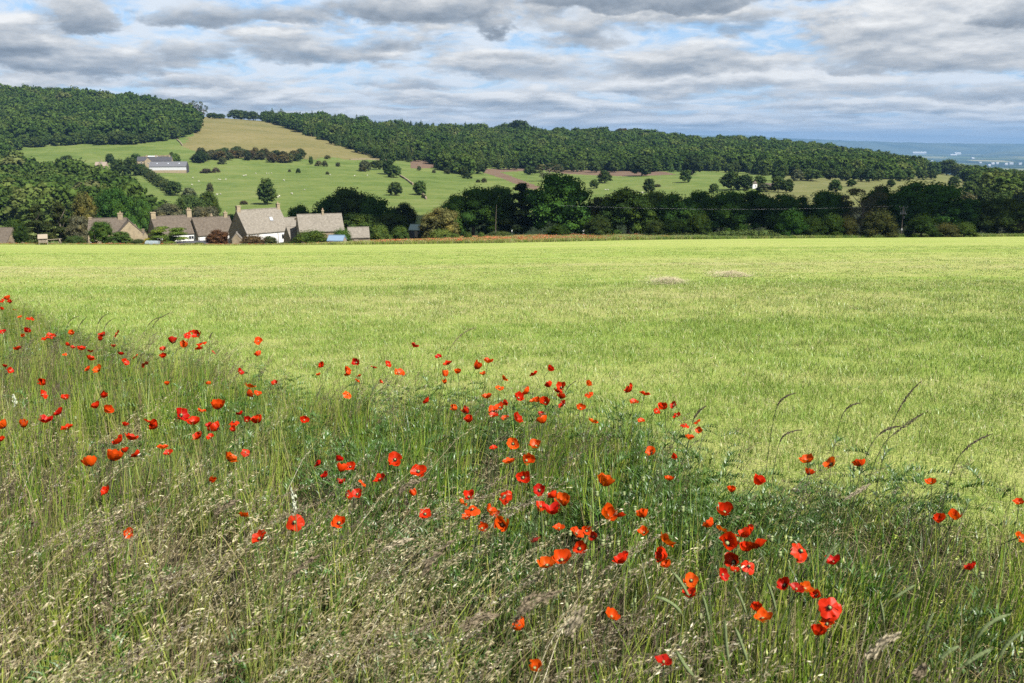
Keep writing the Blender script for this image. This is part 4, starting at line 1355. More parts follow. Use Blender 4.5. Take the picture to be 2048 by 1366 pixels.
# ------------------------------------------------------------------ sheep
WOOL = material('wool', lambda t: principled(t, (0.62, 0.59, 0.50), 1.0))
def sheep_mesh():
    m = MB()
    m.ball((0, 0, 0.62), 0.33, 7, 10, 0.85)
    m.v = [(x * 1.7, y, z) for x, y, z in m.v]
    m.ball((0.66, 0, 0.80), 0.15, 5, 8, 1.1)
    m.tube([(0.70, 0, 0.80), (0.88, 0, 0.66)], [0.11, 0.07], 6)
    for sx in (-0.34, 0.34):
        for sy in (-0.15, 0.15):
            m.tube([(sx, sy, 0.5), (sx, sy, 0)], [0.07, 0.045], 5)
    return m.mesh('sheep', WOOL, True)
SHEEP = sheep_mesh()
SPOTS = [(488, 353), (492, 352), (512, 348), (533, 348), (538, 348), (543, 348), (437, 360), (440, 361), (452, 360), (556, 396), (559, 394), (584, 389), (568, 362), (609, 381), (709, 353), (434, 391), (441, 390), (386, 357), (398, 364), (384, 371), (1211, 381), (1216, 381), (735, 352), (660, 351), (1285, 387)]
for i, (px, py) in enumerate(sorted(SPOTS)):
    o = link('sheep', SHEEP, None, hit(px, py))
    o.rotation_euler = (0, 0, TREE_RND.uniform(0, 6.28))
    s = TREE_RND.uniform(0.9, 1.15); o.scale = (s, s, s)
    tag(o, 'small white sheep, %s from the left on the hillside pasture' % ordinal(i + 1), 'sheep', 'sheep on the hillside pasture')

# ------------------------------------------------------------------ trees one can tell apart
DK = (0.044, 0.100, 0.021); MID = (0.050, 0.086, 0.021); LT = (0.085, 0.125, 0.030); OL = (0.090, 0.098, 0.036); GR = (0.085, 0.092, 0.055); BR = (0.10, 0.058, 0.034)
BELT = 'tree belt beyond the mown field'
def belt(px, top, w, kind, var, col, label, Yd, base=474, cat='tree', level=0):
    top, w = (top - 6, w * 1.14) if cat == 'tree' else (top - 2, w * 1.08)
    if cat == 'bush': col = (col[0] * 0.55, col[1] * 0.60, col[2] * 0.55)
    tree('belt_tree' if cat == 'tree' else 'belt_shrub', px, top, base, w, kind, var, level, col, label, cat, BELT, Yd)
belt(878, 419, 74, 'round', 0, OL, 'olive grey willow-like tree at the near end of the belt', 205)
belt(905, 396, 62, 'round', 1, DK, 'dark small-domed tree behind the olive willow', 222)
belt(946, 377, 104, 'round', 2, DK, 'broad dark tree with lumpy crown near the bare trunk', 226)
belt(1003, 376, 62, 'tall', 0, DK, 'narrow dark tree beside the bare pale trunk', 230)
belt(1042, 371, 78, 'cedar', 3, (0.030, 0.050, 0.018), 'blackish feathery tree against the big dome', 226)
belt(1116, 352, 118, 'round', 3, DK, 'biggest domed tree of the belt above the brown ploughed strip', 224)
belt(1178, 404, 50, 'fir', 0, (0.06, 0.062, 0.026), 'brownish pointed tree just past the biggest dome', 228)
belt(1203, 396, 54, 'tall', 1, (0.060, 0.066, 0.026), 'brownish ragged tree before the round-headed one', 232)
belt(1256, 380, 96, 'round', 4, MID, 'round-headed tree flecked with lighter leaves', 220)
belt(1306, 386, 66, 'round', 5, LT, 'yellow-green tree showing between darker ones', 240)
belt(1352, 390, 96, 'round', 6, DK, 'wide dark tree below a yellow patch of parkland', 226)
belt(1395, 386, 50, 'tall', 2, DK, 'slim dark tree with pointed head on the parkland gap', 236)
belt(1442, 386, 92, 'round', 7, DK, 'dark tree rising from the bramble bank', 228)
belt(1506, 384, 104, 'round', 8, DK, 'long dark crown under the white lodge', 232)
belt(1562, 392, 66, 'round', 9, DK, 'dark tree sloping down from the lodge crown', 230)
belt(1596, 396, 46, 'tall', 3, DK, 'small dark top in the dip of the belt', 236)
belt(1651, 386, 84, 'round', 10, DK, 'dark flat-topped tree before the ivy grey one', 232)
belt(1722, 378, 74, 'sparse', 0, GR, 'thin grey tree with bare branches showing', 226)
belt(1752, 374, 60, 'tall', 4, DK, 'loose upright tree leaning on the great dome', 236)
belt(1834, 367, 142, 'round', 11, DK, 'great wide dark dome behind the power pole', 232)
belt(1775, 384, 62, 'tall', 5, DK, 'dark shoulder of leaves beside the great dome', 230)
belt(1932, 401, 84, 'round', 12, DK, 'low dark tree past the great dome', 230)
belt(1992, 399, 96, 'round', 13, (0.046, 0.072, 0.018), 'dark tree with yellowish edge at the end of the belt', 226)
belt(2040, 438, 60, 'shrub', 0, OL, 'last small brownish bush of the belt', 224)
belt(2100, 410, 110, 'round', 14, DK, 'dark tree just beyond the end bush', 230)
for (px, top, w, col, lb) in [(1582, 418, 60, DK, 'round dark bush tree in front of the dip'), (1622, 432, 46, (0.05, 0.09, 0.022), 'bright green bush left of its darker twin'), (1662, 427, 48, (0.045, 0.085, 0.02), 'leafy green bush before the flat-topped tree'),
                              (1695, 432, 40, OL, 'brownish bush under the thin grey tree'), (1750, 418, 66, OL, 'olive bush under the loose upright tree'), (1842, 428, 58, (0.048, 0.092, 0.022), 'bright green domed bush beside the power pole'),
                              (1890, 446, 52, OL, 'yellowish bush between power pole and low tree'), (1928, 444, 46, LT, 'straw-green bush under the low dark tree'), (1778, 448, 30, (0.07, 0.085, 0.03), 'small bush at the foot of the power pole'),
                              (1196, 430, 56, (0.05, 0.075, 0.025), 'mottled bush beside the round road sign'), (1312, 440, 44, (0.06, 0.09, 0.028), 'light bush at the foot of the round-headed tree'), (1398, 424, 50, (0.045, 0.078, 0.02), 'green bush under the slim dark tree'),
                              (1350, 436, 64, (0.034, 0.06, 0.016), 'dark bush under the wide dark tree'), (1115, 448, 44, (0.05, 0.095, 0.022), 'fresh green bush at the foot of the biggest dome')]:
    belt(px, top, w, 'shrub', px % 5, col, lb, 206, 474, 'bush')
def hedge_run(name, pts, w, hh, label, col, Yd, n):
    """bramble bank or hedge: one rooted mass, leaves over a lumpy ridge"""
    g = random.Random(n)
    L = []
    x0, x1 = float(u_of(pts[0][0], pts[0][1])) * Yd, float(u_of(pts[-1][0], pts[-1][1])) * Yd
    for i in range(n):
        f = (i + 0.5) / n
        x = x0 + (x1 - x0) * f
        tp = np.interp(pts[0][0] + (pts[-1][0] - pts[0][0]) * f, [p[0] for p in pts], [p[1] for p in pts])
        zt = float(t_of(tp)) * Yd + EYE
        zb = float(ground_z(x, Yd))
        r = max(0.5, (zt - zb) * 0.62)
        L.append((x + g.uniform(-0.3, 0.3), Yd + g.uniform(-0.6, 0.6), zb + (zt - zb) * 0.42, r, 0.9))
    V, q, tr = crown_from_lumps(name, L, 2600, 0.16, n, LEAF, 0.85)
    o = link(name, mesh_arrays(name, V, [q, tr], [LEAF]), None, None, col)
    tag(o, label, 'hedge')
hedge_run('bramble_hedge', [(1415, 466), (1450, 460), (1500, 459), (1530, 458), (1562, 468)], 3, 1.5, 'pale green bramble bank at the foot of the belt', (0.060, 0.092, 0.030), 200, 16)
hedge_run('rough_hedge', [(1300, 470), (1350, 466), (1420, 468)], 3, 1.2, 'low rough hedge before the wide dark trees', (0.055, 0.075, 0.028), 203, 12)

# behind and among the houses
VIL = 'trees around the village houses'
def vil(px, top, w, kind, var, col, label, Yd, base=492, cat='tree', level=0, name='garden_tree'):
    tree(name, px, top, base, w, kind, var, level, col, label, cat, VIL, Yd)
vil(655, 398, 90, 'round', 15, DK, 'dark broad tree behind the rooflight house', 258, 486)
vil(702, 374, 120, 'round', 16, (0.045, 0.078, 0.02), 'big dark tree rising behind the barn house', 262, 484)
vil(752, 388, 84, 'round', 17, DK, 'dark tree sloping away from the barn house', 256, 482)
vil(806, 404, 62, 'round', 18, (0.03, 0.05, 0.015), 'shadowy tree above the summerhouse', 262, 478)
vil(604, 408, 60, 'round', 19, DK, 'dark bushy tree above the link roof', 256, 488)
vil(722, 424, 86, 'round', 20, MID, 'green tree over the lone outhouse', 222, 480)
vil(780, 424, 84, 'round', 21, MID, 'leafy tree between outhouse and summerhouse', 232, 478)
vil(762, 447, 44, 'shrub', 1, LT, 'light green bush past the lone outhouse', 205, 482, 'bush')
vil(800, 450, 40, 'shrub', 2, MID, 'green bush before the summerhouse lawn', 212, 480, 'bush')
vil(848, 450, 30, 'fir', 1, (0.028, 0.05, 0.02), 'small dark conifer beside the summerhouse', 206, 478)
vil(884, 456, 56, 'shrub', 3, LT, 'spreading light green bush past the small conifer', 200, 478, 'bush')
vil(911, 465, 22, 'shrub', 4, LT, 'low bush leaning on the spreading one', 196, 478, 'bush')
vil(937, 462, 19, 'shrub', 0, LT, 'clipped ball bush, first of the two in the margin', 194, 477, 'bush')
vil(962, 462, 17, 'shrub', 1, LT, 'clipped ball bush, second of the two in the margin', 195, 477, 'bush')
vil(1000, 461, 60, 'shrub', 2, (0.05, 0.075, 0.025), 'low dark bush row under the feathery tree', 206, 476, 'bush')
vil(78, 408, 62, 'cedar', 0, (0.040, 0.060, 0.022), 'dark layered cedar over the play tower', 204, 492)
vil(124, 403, 60, 'cedar', 1, (0.052, 0.068, 0.024), 'second layered cedar right of the play tower', 206, 492)
vil(30, 437, 64, 'round', 22, MID, 'bushy tree rising behind the dark barn', 216, 494)
vil(42, 448, 30, 'tall', 6, (0.034, 0.062, 0.018), 'dark columnar shrub at the end of the dark barn', 188, 491, 'bush')
vil(176, 383, 52, 'round', 23, (0.085, 0.095, 0.03), 'yellowish green tree above the stone cottage', 262, 494)
vil(166, 430, 54, 'round', 24, GR, 'grey green loose tree against the cottage gable', 206, 492)
vil(206, 441, 52, 'round', 25, (0.045, 0.09, 0.02), 'green tree hiding the middle of the stone cottage', 188, 490)
vil(246, 461, 38, 'round', 26, (0.05, 0.09, 0.024), 'small tree in front of the gabled wing', 186, 490)
vil(236, 372, 76, 'round', 27, DK, 'tall dark tree behind the stone cottage chimney', 300, 486)
vil(290, 394, 44, 'round', 28, DK, 'dark tree alone in the meadow above the stone outhouse', 300, 482)
vil(262, 430, 50, 'round', 29, DK, 'low dark tree behind the gabled wing', 250, 490)
vil(340, 406, 64, 'round', 30, GR, 'grey green scrub tree above the first white cottage', 330, 468)
vil(388, 388, 74, 'round', 31, (0.05, 0.078, 0.026), 'mixed green tree above the paired chimneys', 345, 466)
vil(424, 382, 38, 'round', 32, MID, 'round green tree at the corner of the sheep pasture', 352, 464)
vil(412, 412, 74, 'round', 33, GR, 'greyish bushy tree above the second white cottage', 310, 474)
vil(462, 426, 60, 'round', 34, DK, 'dark bush behind the big house chimney', 280, 488)
vil(338, 452, 78, 'layered', 0, (0.075, 0.125, 0.026), 'fresh green layered tree before the white cottage', 184, 492)
vil(434, 458, 46, 'round', 35, BR, 'bronze-leaved tree before the second white cottage', 185, 491)
vil(508, 467, 50, 'shrub', 3, (0.085, 0.062, 0.034), 'reddish bronze shrub before the stone gable', 182, 492, 'shrub')
vil(541, 470, 34, 'shrub', 4, (0.075, 0.10, 0.045), 'green shrub with white blossom before the white front', 183, 492, 'shrub')
vil(566, 482, 34, 'shrub', 0, (0.07, 0.075, 0.03), 'low brownish bush below the white front', 180, 492, 'bush')
vil(626, 458, 80, 'shrub', 1, (0.072, 0.120, 0.026), 'large round yellow-green shrub before the barn house', 180, 492, 'shrub')
vil(590, 480, 34, 'shrub', 2, (0.045, 0.08, 0.022), 'dark green bush beside the large round shrub', 178, 492, 'bush')
vil(686, 455, 44, 'shrub', 3, (0.048, 0.09, 0.022), 'deep green shrub between barn house and blue shed', 184, 490, 'shrub')
vil(150, 470, 44, 'shrub', 4, (0.045, 0.075, 0.024), 'dark green bush with pale flowers right of the cedars', 186, 491, 'bush')
vil(276, 476, 30, 'shrub', 0, (0.06, 0.095, 0.035), 'grey green bush at the foot of the gabled wing', 182, 491, 'bush')
vil(297, 474, 20, 'shrub', 1, (0.30, 0.28, 0.02), 'yellow flowering bush beside the garden tunnel', 182, 490, 'bush')
vil(326, 480, 22, 'shrub', 2, (0.10, 0.055, 0.03), 'small russet bush under the layered tree', 181, 491, 'bush')
vil(376, 484, 34, 'shrub', 3, (0.12, 0.15, 0.06), 'pale green low bush before the garage roof', 178, 492, 'bush')
vil(398, 483, 26, 'shrub', 4, (0.11, 0.16, 0.045), 'pale rounded bush against the dark garage', 178, 492, 'bush')
vil(722, 482, 30, 'shrub', 0, (0.12, 0.13, 0.05), 'straw green bush under the lone outhouse', 176, 491, 'bush')

# trees and thorn scrub out on the hillside
HILL = 'trees on the hillside fields'
def hill(px, top, base, w, label, kind='round', var=None, col=(0.046, 0.078, 0.024), cat='tree', name='hill_tree'):
    tree(name, px, top, base, w, kind, (px % 6) if var is None else var, 1, col, label, cat, HILL)
HT = [
    (535, 355, 409, 36, 'tall full tree alone in the sheep pasture', 'tall'), (790, 363, 391, 30, 'round tree, lower of the pair by the stone wall', 'round'), (839, 361, 390, 27, 'round tree at the foot of the stone wall', 'round'),
    (788, 329, 355, 28, 'bushy tree at the top end of the stone wall', 'round'), (776, 318, 349, 22, 'dark tree at the corner of the ridge wood', 'tall'), (402, 300, 326, 24, 'dark round tree at the near end of the thorn scrub', 'round'),
    (444, 313, 328, 17, 'small thorn below the scrub band', 'shrub'), (353, 306, 328, 18, 'bright round tree behind the farm barn', 'round'), (343, 303, 316, 9, 'tiny tree behind the farmhouse chimneys', 'tall'),
    (1098, 326, 362, 52, 'pale spreading tree with visible trunk on the bright strip', 'sparse'), (1060, 331, 350, 26, 'dark tree at the head of the brown strip', 'round'), (1188, 358, 377, 19, 'small tree left of a larger one on the green slope', 'round'),
    (1209, 339, 366, 30, 'broad field tree below the brown strip', 'round'), (1297, 356, 385, 25, 'cone-shaped dark tree on the green slope', 'round'), (1284, 312, 352, 46, 'large dark tree standing over the brown strip', 'round'),
    (1384, 308, 350, 38, 'large dark tree at the wood edge above the slope', 'round'), (1370, 339, 365, 24, 'field tree just below the wood edge tree', 'round'), (1427, 366, 387, 20, 'small tree over the belt by the yellow patch', 'round'),
    (1462, 342, 380, 44, 'large dark clump tree above the white lodge', 'round'), (1488, 348, 380, 40, 'dark tree joined to the large clump', 'round'), (1518, 350, 376, 30, 'roundish tree behind the white lodge', 'round'), (1556, 352, 384, 28, 'tree right of the brown barn', 'round'),
    (1573, 357, 385, 26, 'dark pointed tree past the brown barn', 'tall'), (1526, 366, 384, 30, 'grey tree in front of the white lodge', 'round'), (1670, 358, 385, 26, 'roundish field tree on the dry parkland', 'round'), (1702, 358, 373, 20, 'small tree uphill on the dry parkland', 'round'),
    (1707, 378, 391, 14, 'tiny tree down the dry parkland', 'round'), (1782, 358, 374, 16, 'small tree above the great dome', 'round'), (1556, 342, 362, 26, 'park tree under the wood edge, first of the row', 'round'),
    (1594, 338, 362, 26, 'park tree with pale trunk below the wood', 'round'), (1622, 336, 362, 40, 'wide park tree below the wood edge', 'round'), (1660, 336, 360, 28, 'park tree with open grass under it', 'round'), (1690, 338, 362, 24, 'slim park tree of the upper row', 'tall'),
    (1716, 337, 363, 24, 'park tree beside the slim one', 'round'), (1738, 334, 364, 28, 'dark park tree at mid row', 'round'), (1757, 338, 362, 22, 'park tree near the end of the row', 'round'), (1800, 340, 363, 24, 'park tree against the wood end', 'round'), (1814, 336, 362, 26, 'round park tree before the ridge end', 'round'),
    (1845, 340, 359, 20, 'lone park tree in the skyline gap', 'round'), (1863, 338, 359, 20, 'park tree under the gap of the vale', 'round'), (1834, 312, 350, 34, 'tall tree at the end of the ridge wood', 'tall'), (1893, 318, 350, 40, 'tall tree opening the scarp wood', 'round'),
    (1908, 351, 374, 24, 'tree on the slope under the scarp wood', 'round'), (1908, 376, 398, 26, 'shrubby tree halfway down the slope', 'round'), (1936, 362, 392, 34, 'loose tree before the scarp wood', 'round'), (1925, 384, 408, 44, 'pale bushy tree low on the slope', 'round'),
    (1962, 374, 410, 38, 'tree low at the scarp wood edge', 'round'), (1998, 384, 424, 40, 'tree hanging over the end of the belt', 'round'),
    (1036, 240, 272, 54, 'dark dome of the beech clump on the skyline', 'round'), (1014, 246, 272, 44, 'lower shoulder of the skyline beech clump', 'round'), (1050, 243, 272, 20, 'steep end of the skyline beech clump', 'round'), (996, 250, 270, 20, 'first small tree of the skyline beech clump', 'round'),
    (1243, 256, 281, 34, 'brownish dome at the start of the long beech clump', 'round'), (1270, 256, 284, 56, 'middle dome of the long beech clump', 'round'), (1300, 258, 286, 54, 'flat dome of the long beech clump', 'round'), (1324, 263, 286, 28, 'falling end of the long beech clump', 'round'),
    (1133, 263, 273, 8, 'tiny skyline tree on the bare ridge field', 'round'), (1156, 264, 273, 9, 'round tiny tree alone on the bare ridge field', 'round'), (1368, 273, 294, 14, 'pointed tree breaking the skyline', 'fir'), (1517, 277, 300, 16, 'light round tree breaking the skyline', 'round'),
    (352, 204, 234, 26, 'open tree at the skyline corner of the hill wood', 'sparse'), (374, 203, 234, 24, 'tall ragged tree on the skyline by the hay meadow', 'sparse'), (396, 201, 234, 22, 'thin windblown tree on the skyline', 'sparse'), (408, 210, 235, 18, 'leaning skyline tree above the hay meadow', 'sparse'),
    (425, 225, 237, 22, 'low skyline bush at the top of the meadow', 'round'), (440, 227, 237, 22, 'second low skyline bush over the meadow', 'round'), (470, 219, 238, 30, 'skyline tree at the start of the ridge wood', 'round'), (488, 220, 239, 28, 'small skyline tree near the ridge wood', 'round'), (507, 222, 241, 28, 'skyline tree joined to the ridge wood', 'round'),
    (222, 306, 331, 18, 'dark tree behind the hill cottage', 'round'), (240, 317, 357, 30, 'leafy tree right of the hill cottage', 'round'), (262, 314, 352, 34, 'tall tree before the farmhouse end', 'round'), (272, 306, 330, 18, 'tree over the farmhouse roof end', 'tall'), (282, 326, 350, 24, 'small tree at the head of the field hedge', 'round'),
    (174, 332, 366, 40, 'grey green tree below the hill cottage', 'round'), (150, 340, 372, 36, 'bush tree at the edge of the valley wood', 'round'), (196, 350, 372, 18, 'dark tree under the hill cottage wall', 'round'), (118, 316, 336, 14, 'dark pointed tree by the farm track', 'tall'), (134, 310, 333, 24, 'broad dark tree by the farm track', 'round'),
    (103, 322, 336, 12, 'small bush along the farm track', 'shrub'), (154, 320, 334, 18, 'bush beside the broad farm track tree', 'round'),
    (350, 361, 391, 28, 'round green tree at the foot of the field hedge', 'round'), (378, 374, 400, 28, 'grey tree below the field hedge', 'round'), (412, 384, 410, 30, 'round tree by the lower sheep pasture', 'round'), (420, 364, 384, 14, 'small thorn near the grazing sheep', 'shrub'),
    (622, 312, 329, 9, 'slim thorn past the scrub band', 'tall'), (637, 320, 332, 15, 'low thorn of the middle pasture', 'shrub'), (650, 320, 333, 12, 'twin thorn of the middle pasture', 'shrub'), (655, 309, 318, 12, 'thorn at the foot of the hay meadow', 'shrub'), (676, 324, 333, 10, 'lone small thorn in the pasture', 'shrub'), (597, 336, 346, 10, 'tiny dark thorn in the sheep pasture', 'shrub'), (579, 338, 344, 7, 'faint small bush beside the tiny thorn', 'shrub'), (655, 342, 349, 8, 'tiny bush in the middle of the pasture', 'shrub'),
    (731, 320, 342, 24, 'greyish thorn clump below the ridge wood', 'round'), (752, 320, 339, 26, 'thorn thicket beside the wood corner', 'round'), (726, 332, 343, 16, 'low thorn before the thicket', 'shrub'), (838, 331, 341, 9, 'thorn below the brown field corner', 'shrub'), (868, 339, 346, 8, 'tiny thorn under the brown field', 'shrub'),
    (895, 338, 348, 13, 'shrub at the foot of the ridge wood', 'shrub'), (934, 346, 357, 20, 'dark low shrub in the rough pasture', 'shrub'), (968, 355, 365, 12, 'rough shrub above the belt', 'shrub'), (956, 358, 365, 10, 'little shrub near the rough one', 'shrub'), (960, 326, 348, 22, 'dark tree standing at the wood corner', 'round'), (848, 388, 396, 12, 'thorn at the end of the stone wall', 'shrub'),
    (1315, 367, 374, 14, 'low bush beside the cone-shaped tree', 'shrub'), (488, 400, 409, 16, 'heap of dead bramble beside the tall pasture tree', 'shrub'), (412, 336, 346, 24, 'rough bramble patch by the farm barn', 'shrub'), (431, 334, 345, 16, 'second bramble patch by the farm barn', 'shrub'),
]
for row in HT:
    px, top, base, wd, lb, kd = row
    c = (0.046, 0.078, 0.024)
    if kd == 'sparse': c = (0.075, 0.092, 0.045)
    if kd == 'shrub': c = (0.062, 0.072, 0.034)
    if 'bright' in lb: c = (0.075, 0.12, 0.025)
    if 'grey' in lb or 'pale' in lb: c = (0.085, 0.10, 0.055)
    if 'dark' in lb: c = (0.034, 0.058, 0.02)
    if 'bramble' in lb: c = (0.09, 0.085, 0.055)
    if 'brownish' in lb: c = (0.065, 0.06, 0.03)
    hill(px, top, base, wd, lb, kd, None, c, 'bush' if kd == 'shrub' else 'tree', 'hill_bush' if kd == 'shrub' else 'hill_tree')
# the thorn scrub band, and the hedge down from the farm: alike bushes
g_ = random.Random(8)
for i in range(34):
    px = 392 + (608 - 392) * (i + g_.uniform(0.1, 0.9)) / 34.0
    base = 318 + 0.010 * (px - 392) + g_.uniform(-8, 6)
    hgt = g_.uniform(15, 21)
    hill(int(px), base - hgt, base, g_.uniform(16, 26), '%s thorn bush from the left in the scrub band under the tan hay meadow' % ordinal(i + 1), 'round', i % 6, (0.058 + g_.uniform(-0.012, 0.02), 0.068 + g_.uniform(-0.01, 0.012), 0.030), 'bush', 'thorn_bush')
for i in range(13):
    f = i / 12.0
    px, base = 286 + (342 - 286) * f, 346 + (386 - 346) * f
    hill(int(px), base - 18 - 4 * f, base + 2, 16 + 6 * f, '%s hedge bush down the line from the hillside farm' % ordinal(i + 1), 'shrub', i % 5, (0.056, 0.082, 0.030), 'bush', 'hedge_bush')
# front row of the woods: trees one can tell from the mass
def front_row(pts, n, hgt, wid, label, group, seed, fir=0.0):
    g = random.Random(seed)
    xs = np.array([p[0] for p in pts], float); ys = np.array([p[1] for p in pts], float)
    d = np.concatenate([[0], np.cumsum(np.hypot(np.diff(xs), np.diff(ys)))])
    for i in range(n):
        s = d[-1] * (i + g.uniform(0.2, 0.8)) / n
        px, py = float(np.interp(s, d, xs)), float(np.interp(s, d, ys)) + g.uniform(-2.0, 2.5)
        k = 'fir' if g.random() < fir else g.choice(['round', 'round', 'tall'])
        h_ = g.uniform(*hgt); v = g.uniform(0.8, 1.25)
        tree('woodland_edge_tree', px, py - h_, py, g.uniform(*wid) * (0.65 if k == 'fir' else 1), k, g.randrange(6), 1, (0.048 * v, 0.080 * v, 0.022 * v), '%s from the left: %s' % (ordinal(i + 1), label), 'tree', group)
front_row([(0, 309), (50, 294), (120, 289), (250, 288), (335, 283), (372, 272), (394, 262)], 26, (20, 28), (19, 27), 'tree on the lower edge of the dense wood above the farm', 'edge trees of the hill wood', 31)
front_row([(540, 246), (640, 279), (720, 305), (772, 324), (822, 322), (858, 322), (878, 338), (932, 353)], 30, (20, 27), (16, 23), 'tree edging the ridge wood beside the tan hay meadow', 'edge trees of the ridge wood by the meadow', 32, 0.3)
front_row([(944, 338), (1062, 338), (1100, 342), (1250, 343), (1390, 342), (1470, 344), (1530, 350), (1600, 352)], 34, (19, 26), (16, 23), 'tree edging the ridge wood above the brown strip', 'edge trees of the ridge wood by the ploughland', 33, 0.25)
front_row([(4, 330), (22, 342), (44, 352), (100, 364), (160, 370), (205, 388), (262, 410), (284, 436)], 20, (26, 36), (26, 36), 'tree on the upper edge of the dark valley wood', 'edge trees of the valley wood', 34)

# ------------------------------------------------------------------ meadow plants
def blades(g, n, base, h, lean, laz, width, col, z0=None, face=None, droop=0.25):
    """n grass blades as bent tapering ribbons; returns verts, quads, tris, colours"""
    s = np.array([0.0, 0.38, 0.72, 1.0])
    ph = g.uniform(0, 6.28, n) if face is None else face
    side = np.stack([np.cos(ph), np.sin(ph), np.zeros(n)], 1)
    d = np.stack([np.cos(laz), np.sin(laz)], 1)
    V = np.zeros((n, 7, 3)); C = np.zeros((n, 7, 3))
    k = 0
    for i, si in enumerate(s):
        c = np.zeros((n, 3))
        c[:, :2] = base + d * (lean * h * si ** 1.9)[:, None]
        c[:, 2] = h * (si - droop * lean * si ** 2.4) + (0 if z0 is None else z0)
        wd = width * (1 - si ** 1.6) * 0.5
        if i < 3:
            V[:, k] = c - side * wd[:, None]; V[:, k + 1] = c + side * wd[:, None]
            C[:, k] = C[:, k + 1] = col
            k += 2
        else:
            V[:, k] = c; C[:, k] = col
    b = np.arange(n)[:, None] * 7
    q = np.concatenate([b + np.array([0, 1, 3, 2]), b + np.array([2, 3, 5, 4])])
    t = b + np.array([4, 5, 6])
    return V.reshape(-1, 3), q, t, C.reshape(-1, 3)
def merge(parts):
    V, Q, T, C, o = [], [], [], [], 0
    for v, q, t, c in parts:
        V.append(v); C.append(c)
        if len(q): Q.append(q + o)
        if len(t): T.append(t + o)
        o += len(v)
    return np.concatenate(V), (np.concatenate(Q) if Q else np.zeros((0, 4), int)), (np.concatenate(T) if T else np.zeros((0, 3), int)), np.concatenate(C)
def pick_cols(g, n, cols, weights, jit=0.18):
    cols = np.array(cols); k = g.choice(len(cols), n, p=np.array(weights) / sum(weights))
    return cols[k] * g.uniform(1 - jit, 1 + jit, (n, 1)) * g.uniform(0.94, 1.06, (n, 3))

def _blade_mat(name, straw=False):
    def f(t):
        c = t.node('ShaderNodeAttribute', attribute_name='Col').outputs['Color']
        r = t.node('ShaderNodeObjectInfo').outputs['Random']
        tone = t.node('ShaderNodeAttribute', attribute_name='tone', attribute_type='INSTANCER').outputs['Fac']
        c = t.vm('SCALE', c, scale=t.rng(r, 0, 1, 0.78, 1.22, False))
        c = t.mix(t.m('MULTIPLY', tone, 0.75, clamp=True), c, t.mix(0.55, t.vm('MULTIPLY', c, (1.45, 1.2, 1.4)), (0.44, 0.41, 0.20)))
        return leafy(t, c, 0.20, t.vm('MULTIPLY', c, (1.0, 1.15, 0.6)), 0.03)
    return material(name, f)
BLADE = _blade_mat('grass_blade')

G1, G2, G3 = (0.080, 0.185, 0.016), (0.190, 0.300, 0.028), (0.345, 0.405, 0.060)
ST1, ST2, SILV = (0.34, 0.29, 0.13), (0.44, 0.385, 0.21), (0.50, 0.46, 0.33)
PURP, BLUE = (0.145, 0.100, 0.082), (0.060, 0.120, 0.042)

def tuft(seed, n, rad, hr, wr, cols, wts, lean=(0.1, 0.55), wind=0.6):
    g = np.random.default_rng(seed)
    base = g.normal(size=(n, 2)) * rad * 0.5
    h = g.uniform(hr[0], hr[1], n)
    laz = np.where(g.random(n) < wind, g.normal(0, 0.7, n), g.uniform(0, 6.28, n))
    return blades(g, n, base, h, g.uniform(*lean, n), laz, g.uniform(*wr, n), pick_cols(g, n, cols, wts))
def panicle(seed, n, rad, hr, spikes, cols, wts, head=0.30, spread=0.016, sl=(0.006, 0.010), lean=(0.5, 0.95), stemcol=ST1, sw=0.0016):
    g = np.random.default_rng(seed)
    parts = []
    base = g.normal(size=(n, 2)) * rad * 0.5
    h = g.uniform(hr[0], hr[1], n); le = g.uniform(*lean, n); laz = g.normal(0, 0.28, n)
    parts.append(blades(g, n, base, h, le, laz, np.full(n, sw * 2), pick_cols(g, n, [stemcol, G3], [2, 1])))
    m = n * spikes
    k = np.repeat(np.arange(n), spikes)
    s = 1 - head * g.random(m) ** 0.9
    d = np.stack([np.cos(laz), np.sin(laz)], 1)
    P = np.zeros((m, 3))
    P[:, :2] = base[k] + d[k] * (le[k] * h[k] * s ** 1.9)[:, None]
    P[:, 2] = h[k] * (s - 0.25 * le[k] * s ** 2.4)
    ds = 1e-2
    T = np.zeros((m, 3))
    T[:, :2] = d[k] * (le[k] * h[k] * ((s + ds) ** 1.9 - s ** 1.9))[:, None]
    T[:, 2] = h[k] * (ds - 0.25 * le[k] * ((s + ds) ** 2.4 - s ** 2.4))
    T /= np.linalg.norm(T, axis=1, keepdims=True)
    prof = np.sin(np.clip((1 - s) / head, 0, 1) * math.pi * 0.9 + 0.15)
    off = g.normal(size=(m, 3)) * spread * prof[:, None]; off[:, 2] -= 0.004 * g.random(m)
    P = P + off
    D = T + 0.45 * g.normal(size=(m, 3)); D /= np.linalg.norm(D, axis=1, keepdims=True)
    S = np.cross(D, g.normal(size=(m, 3))); S /= np.linalg.norm(S, axis=1, keepdims=True)
    L = g.uniform(*sl, m)[:, None]; W = L * 0.22
    V = np.stack([P - D * L, P + S * W, P + D * L, P - S * W], 1).reshape(-1, 3)
    C = np.repeat(pick_cols(g, m, cols, wts), 4, axis=0)
    parts.append((V, np.arange(4 * m).reshape(-1, 4), np.zeros((0, 3), int), C))
    return merge(parts)
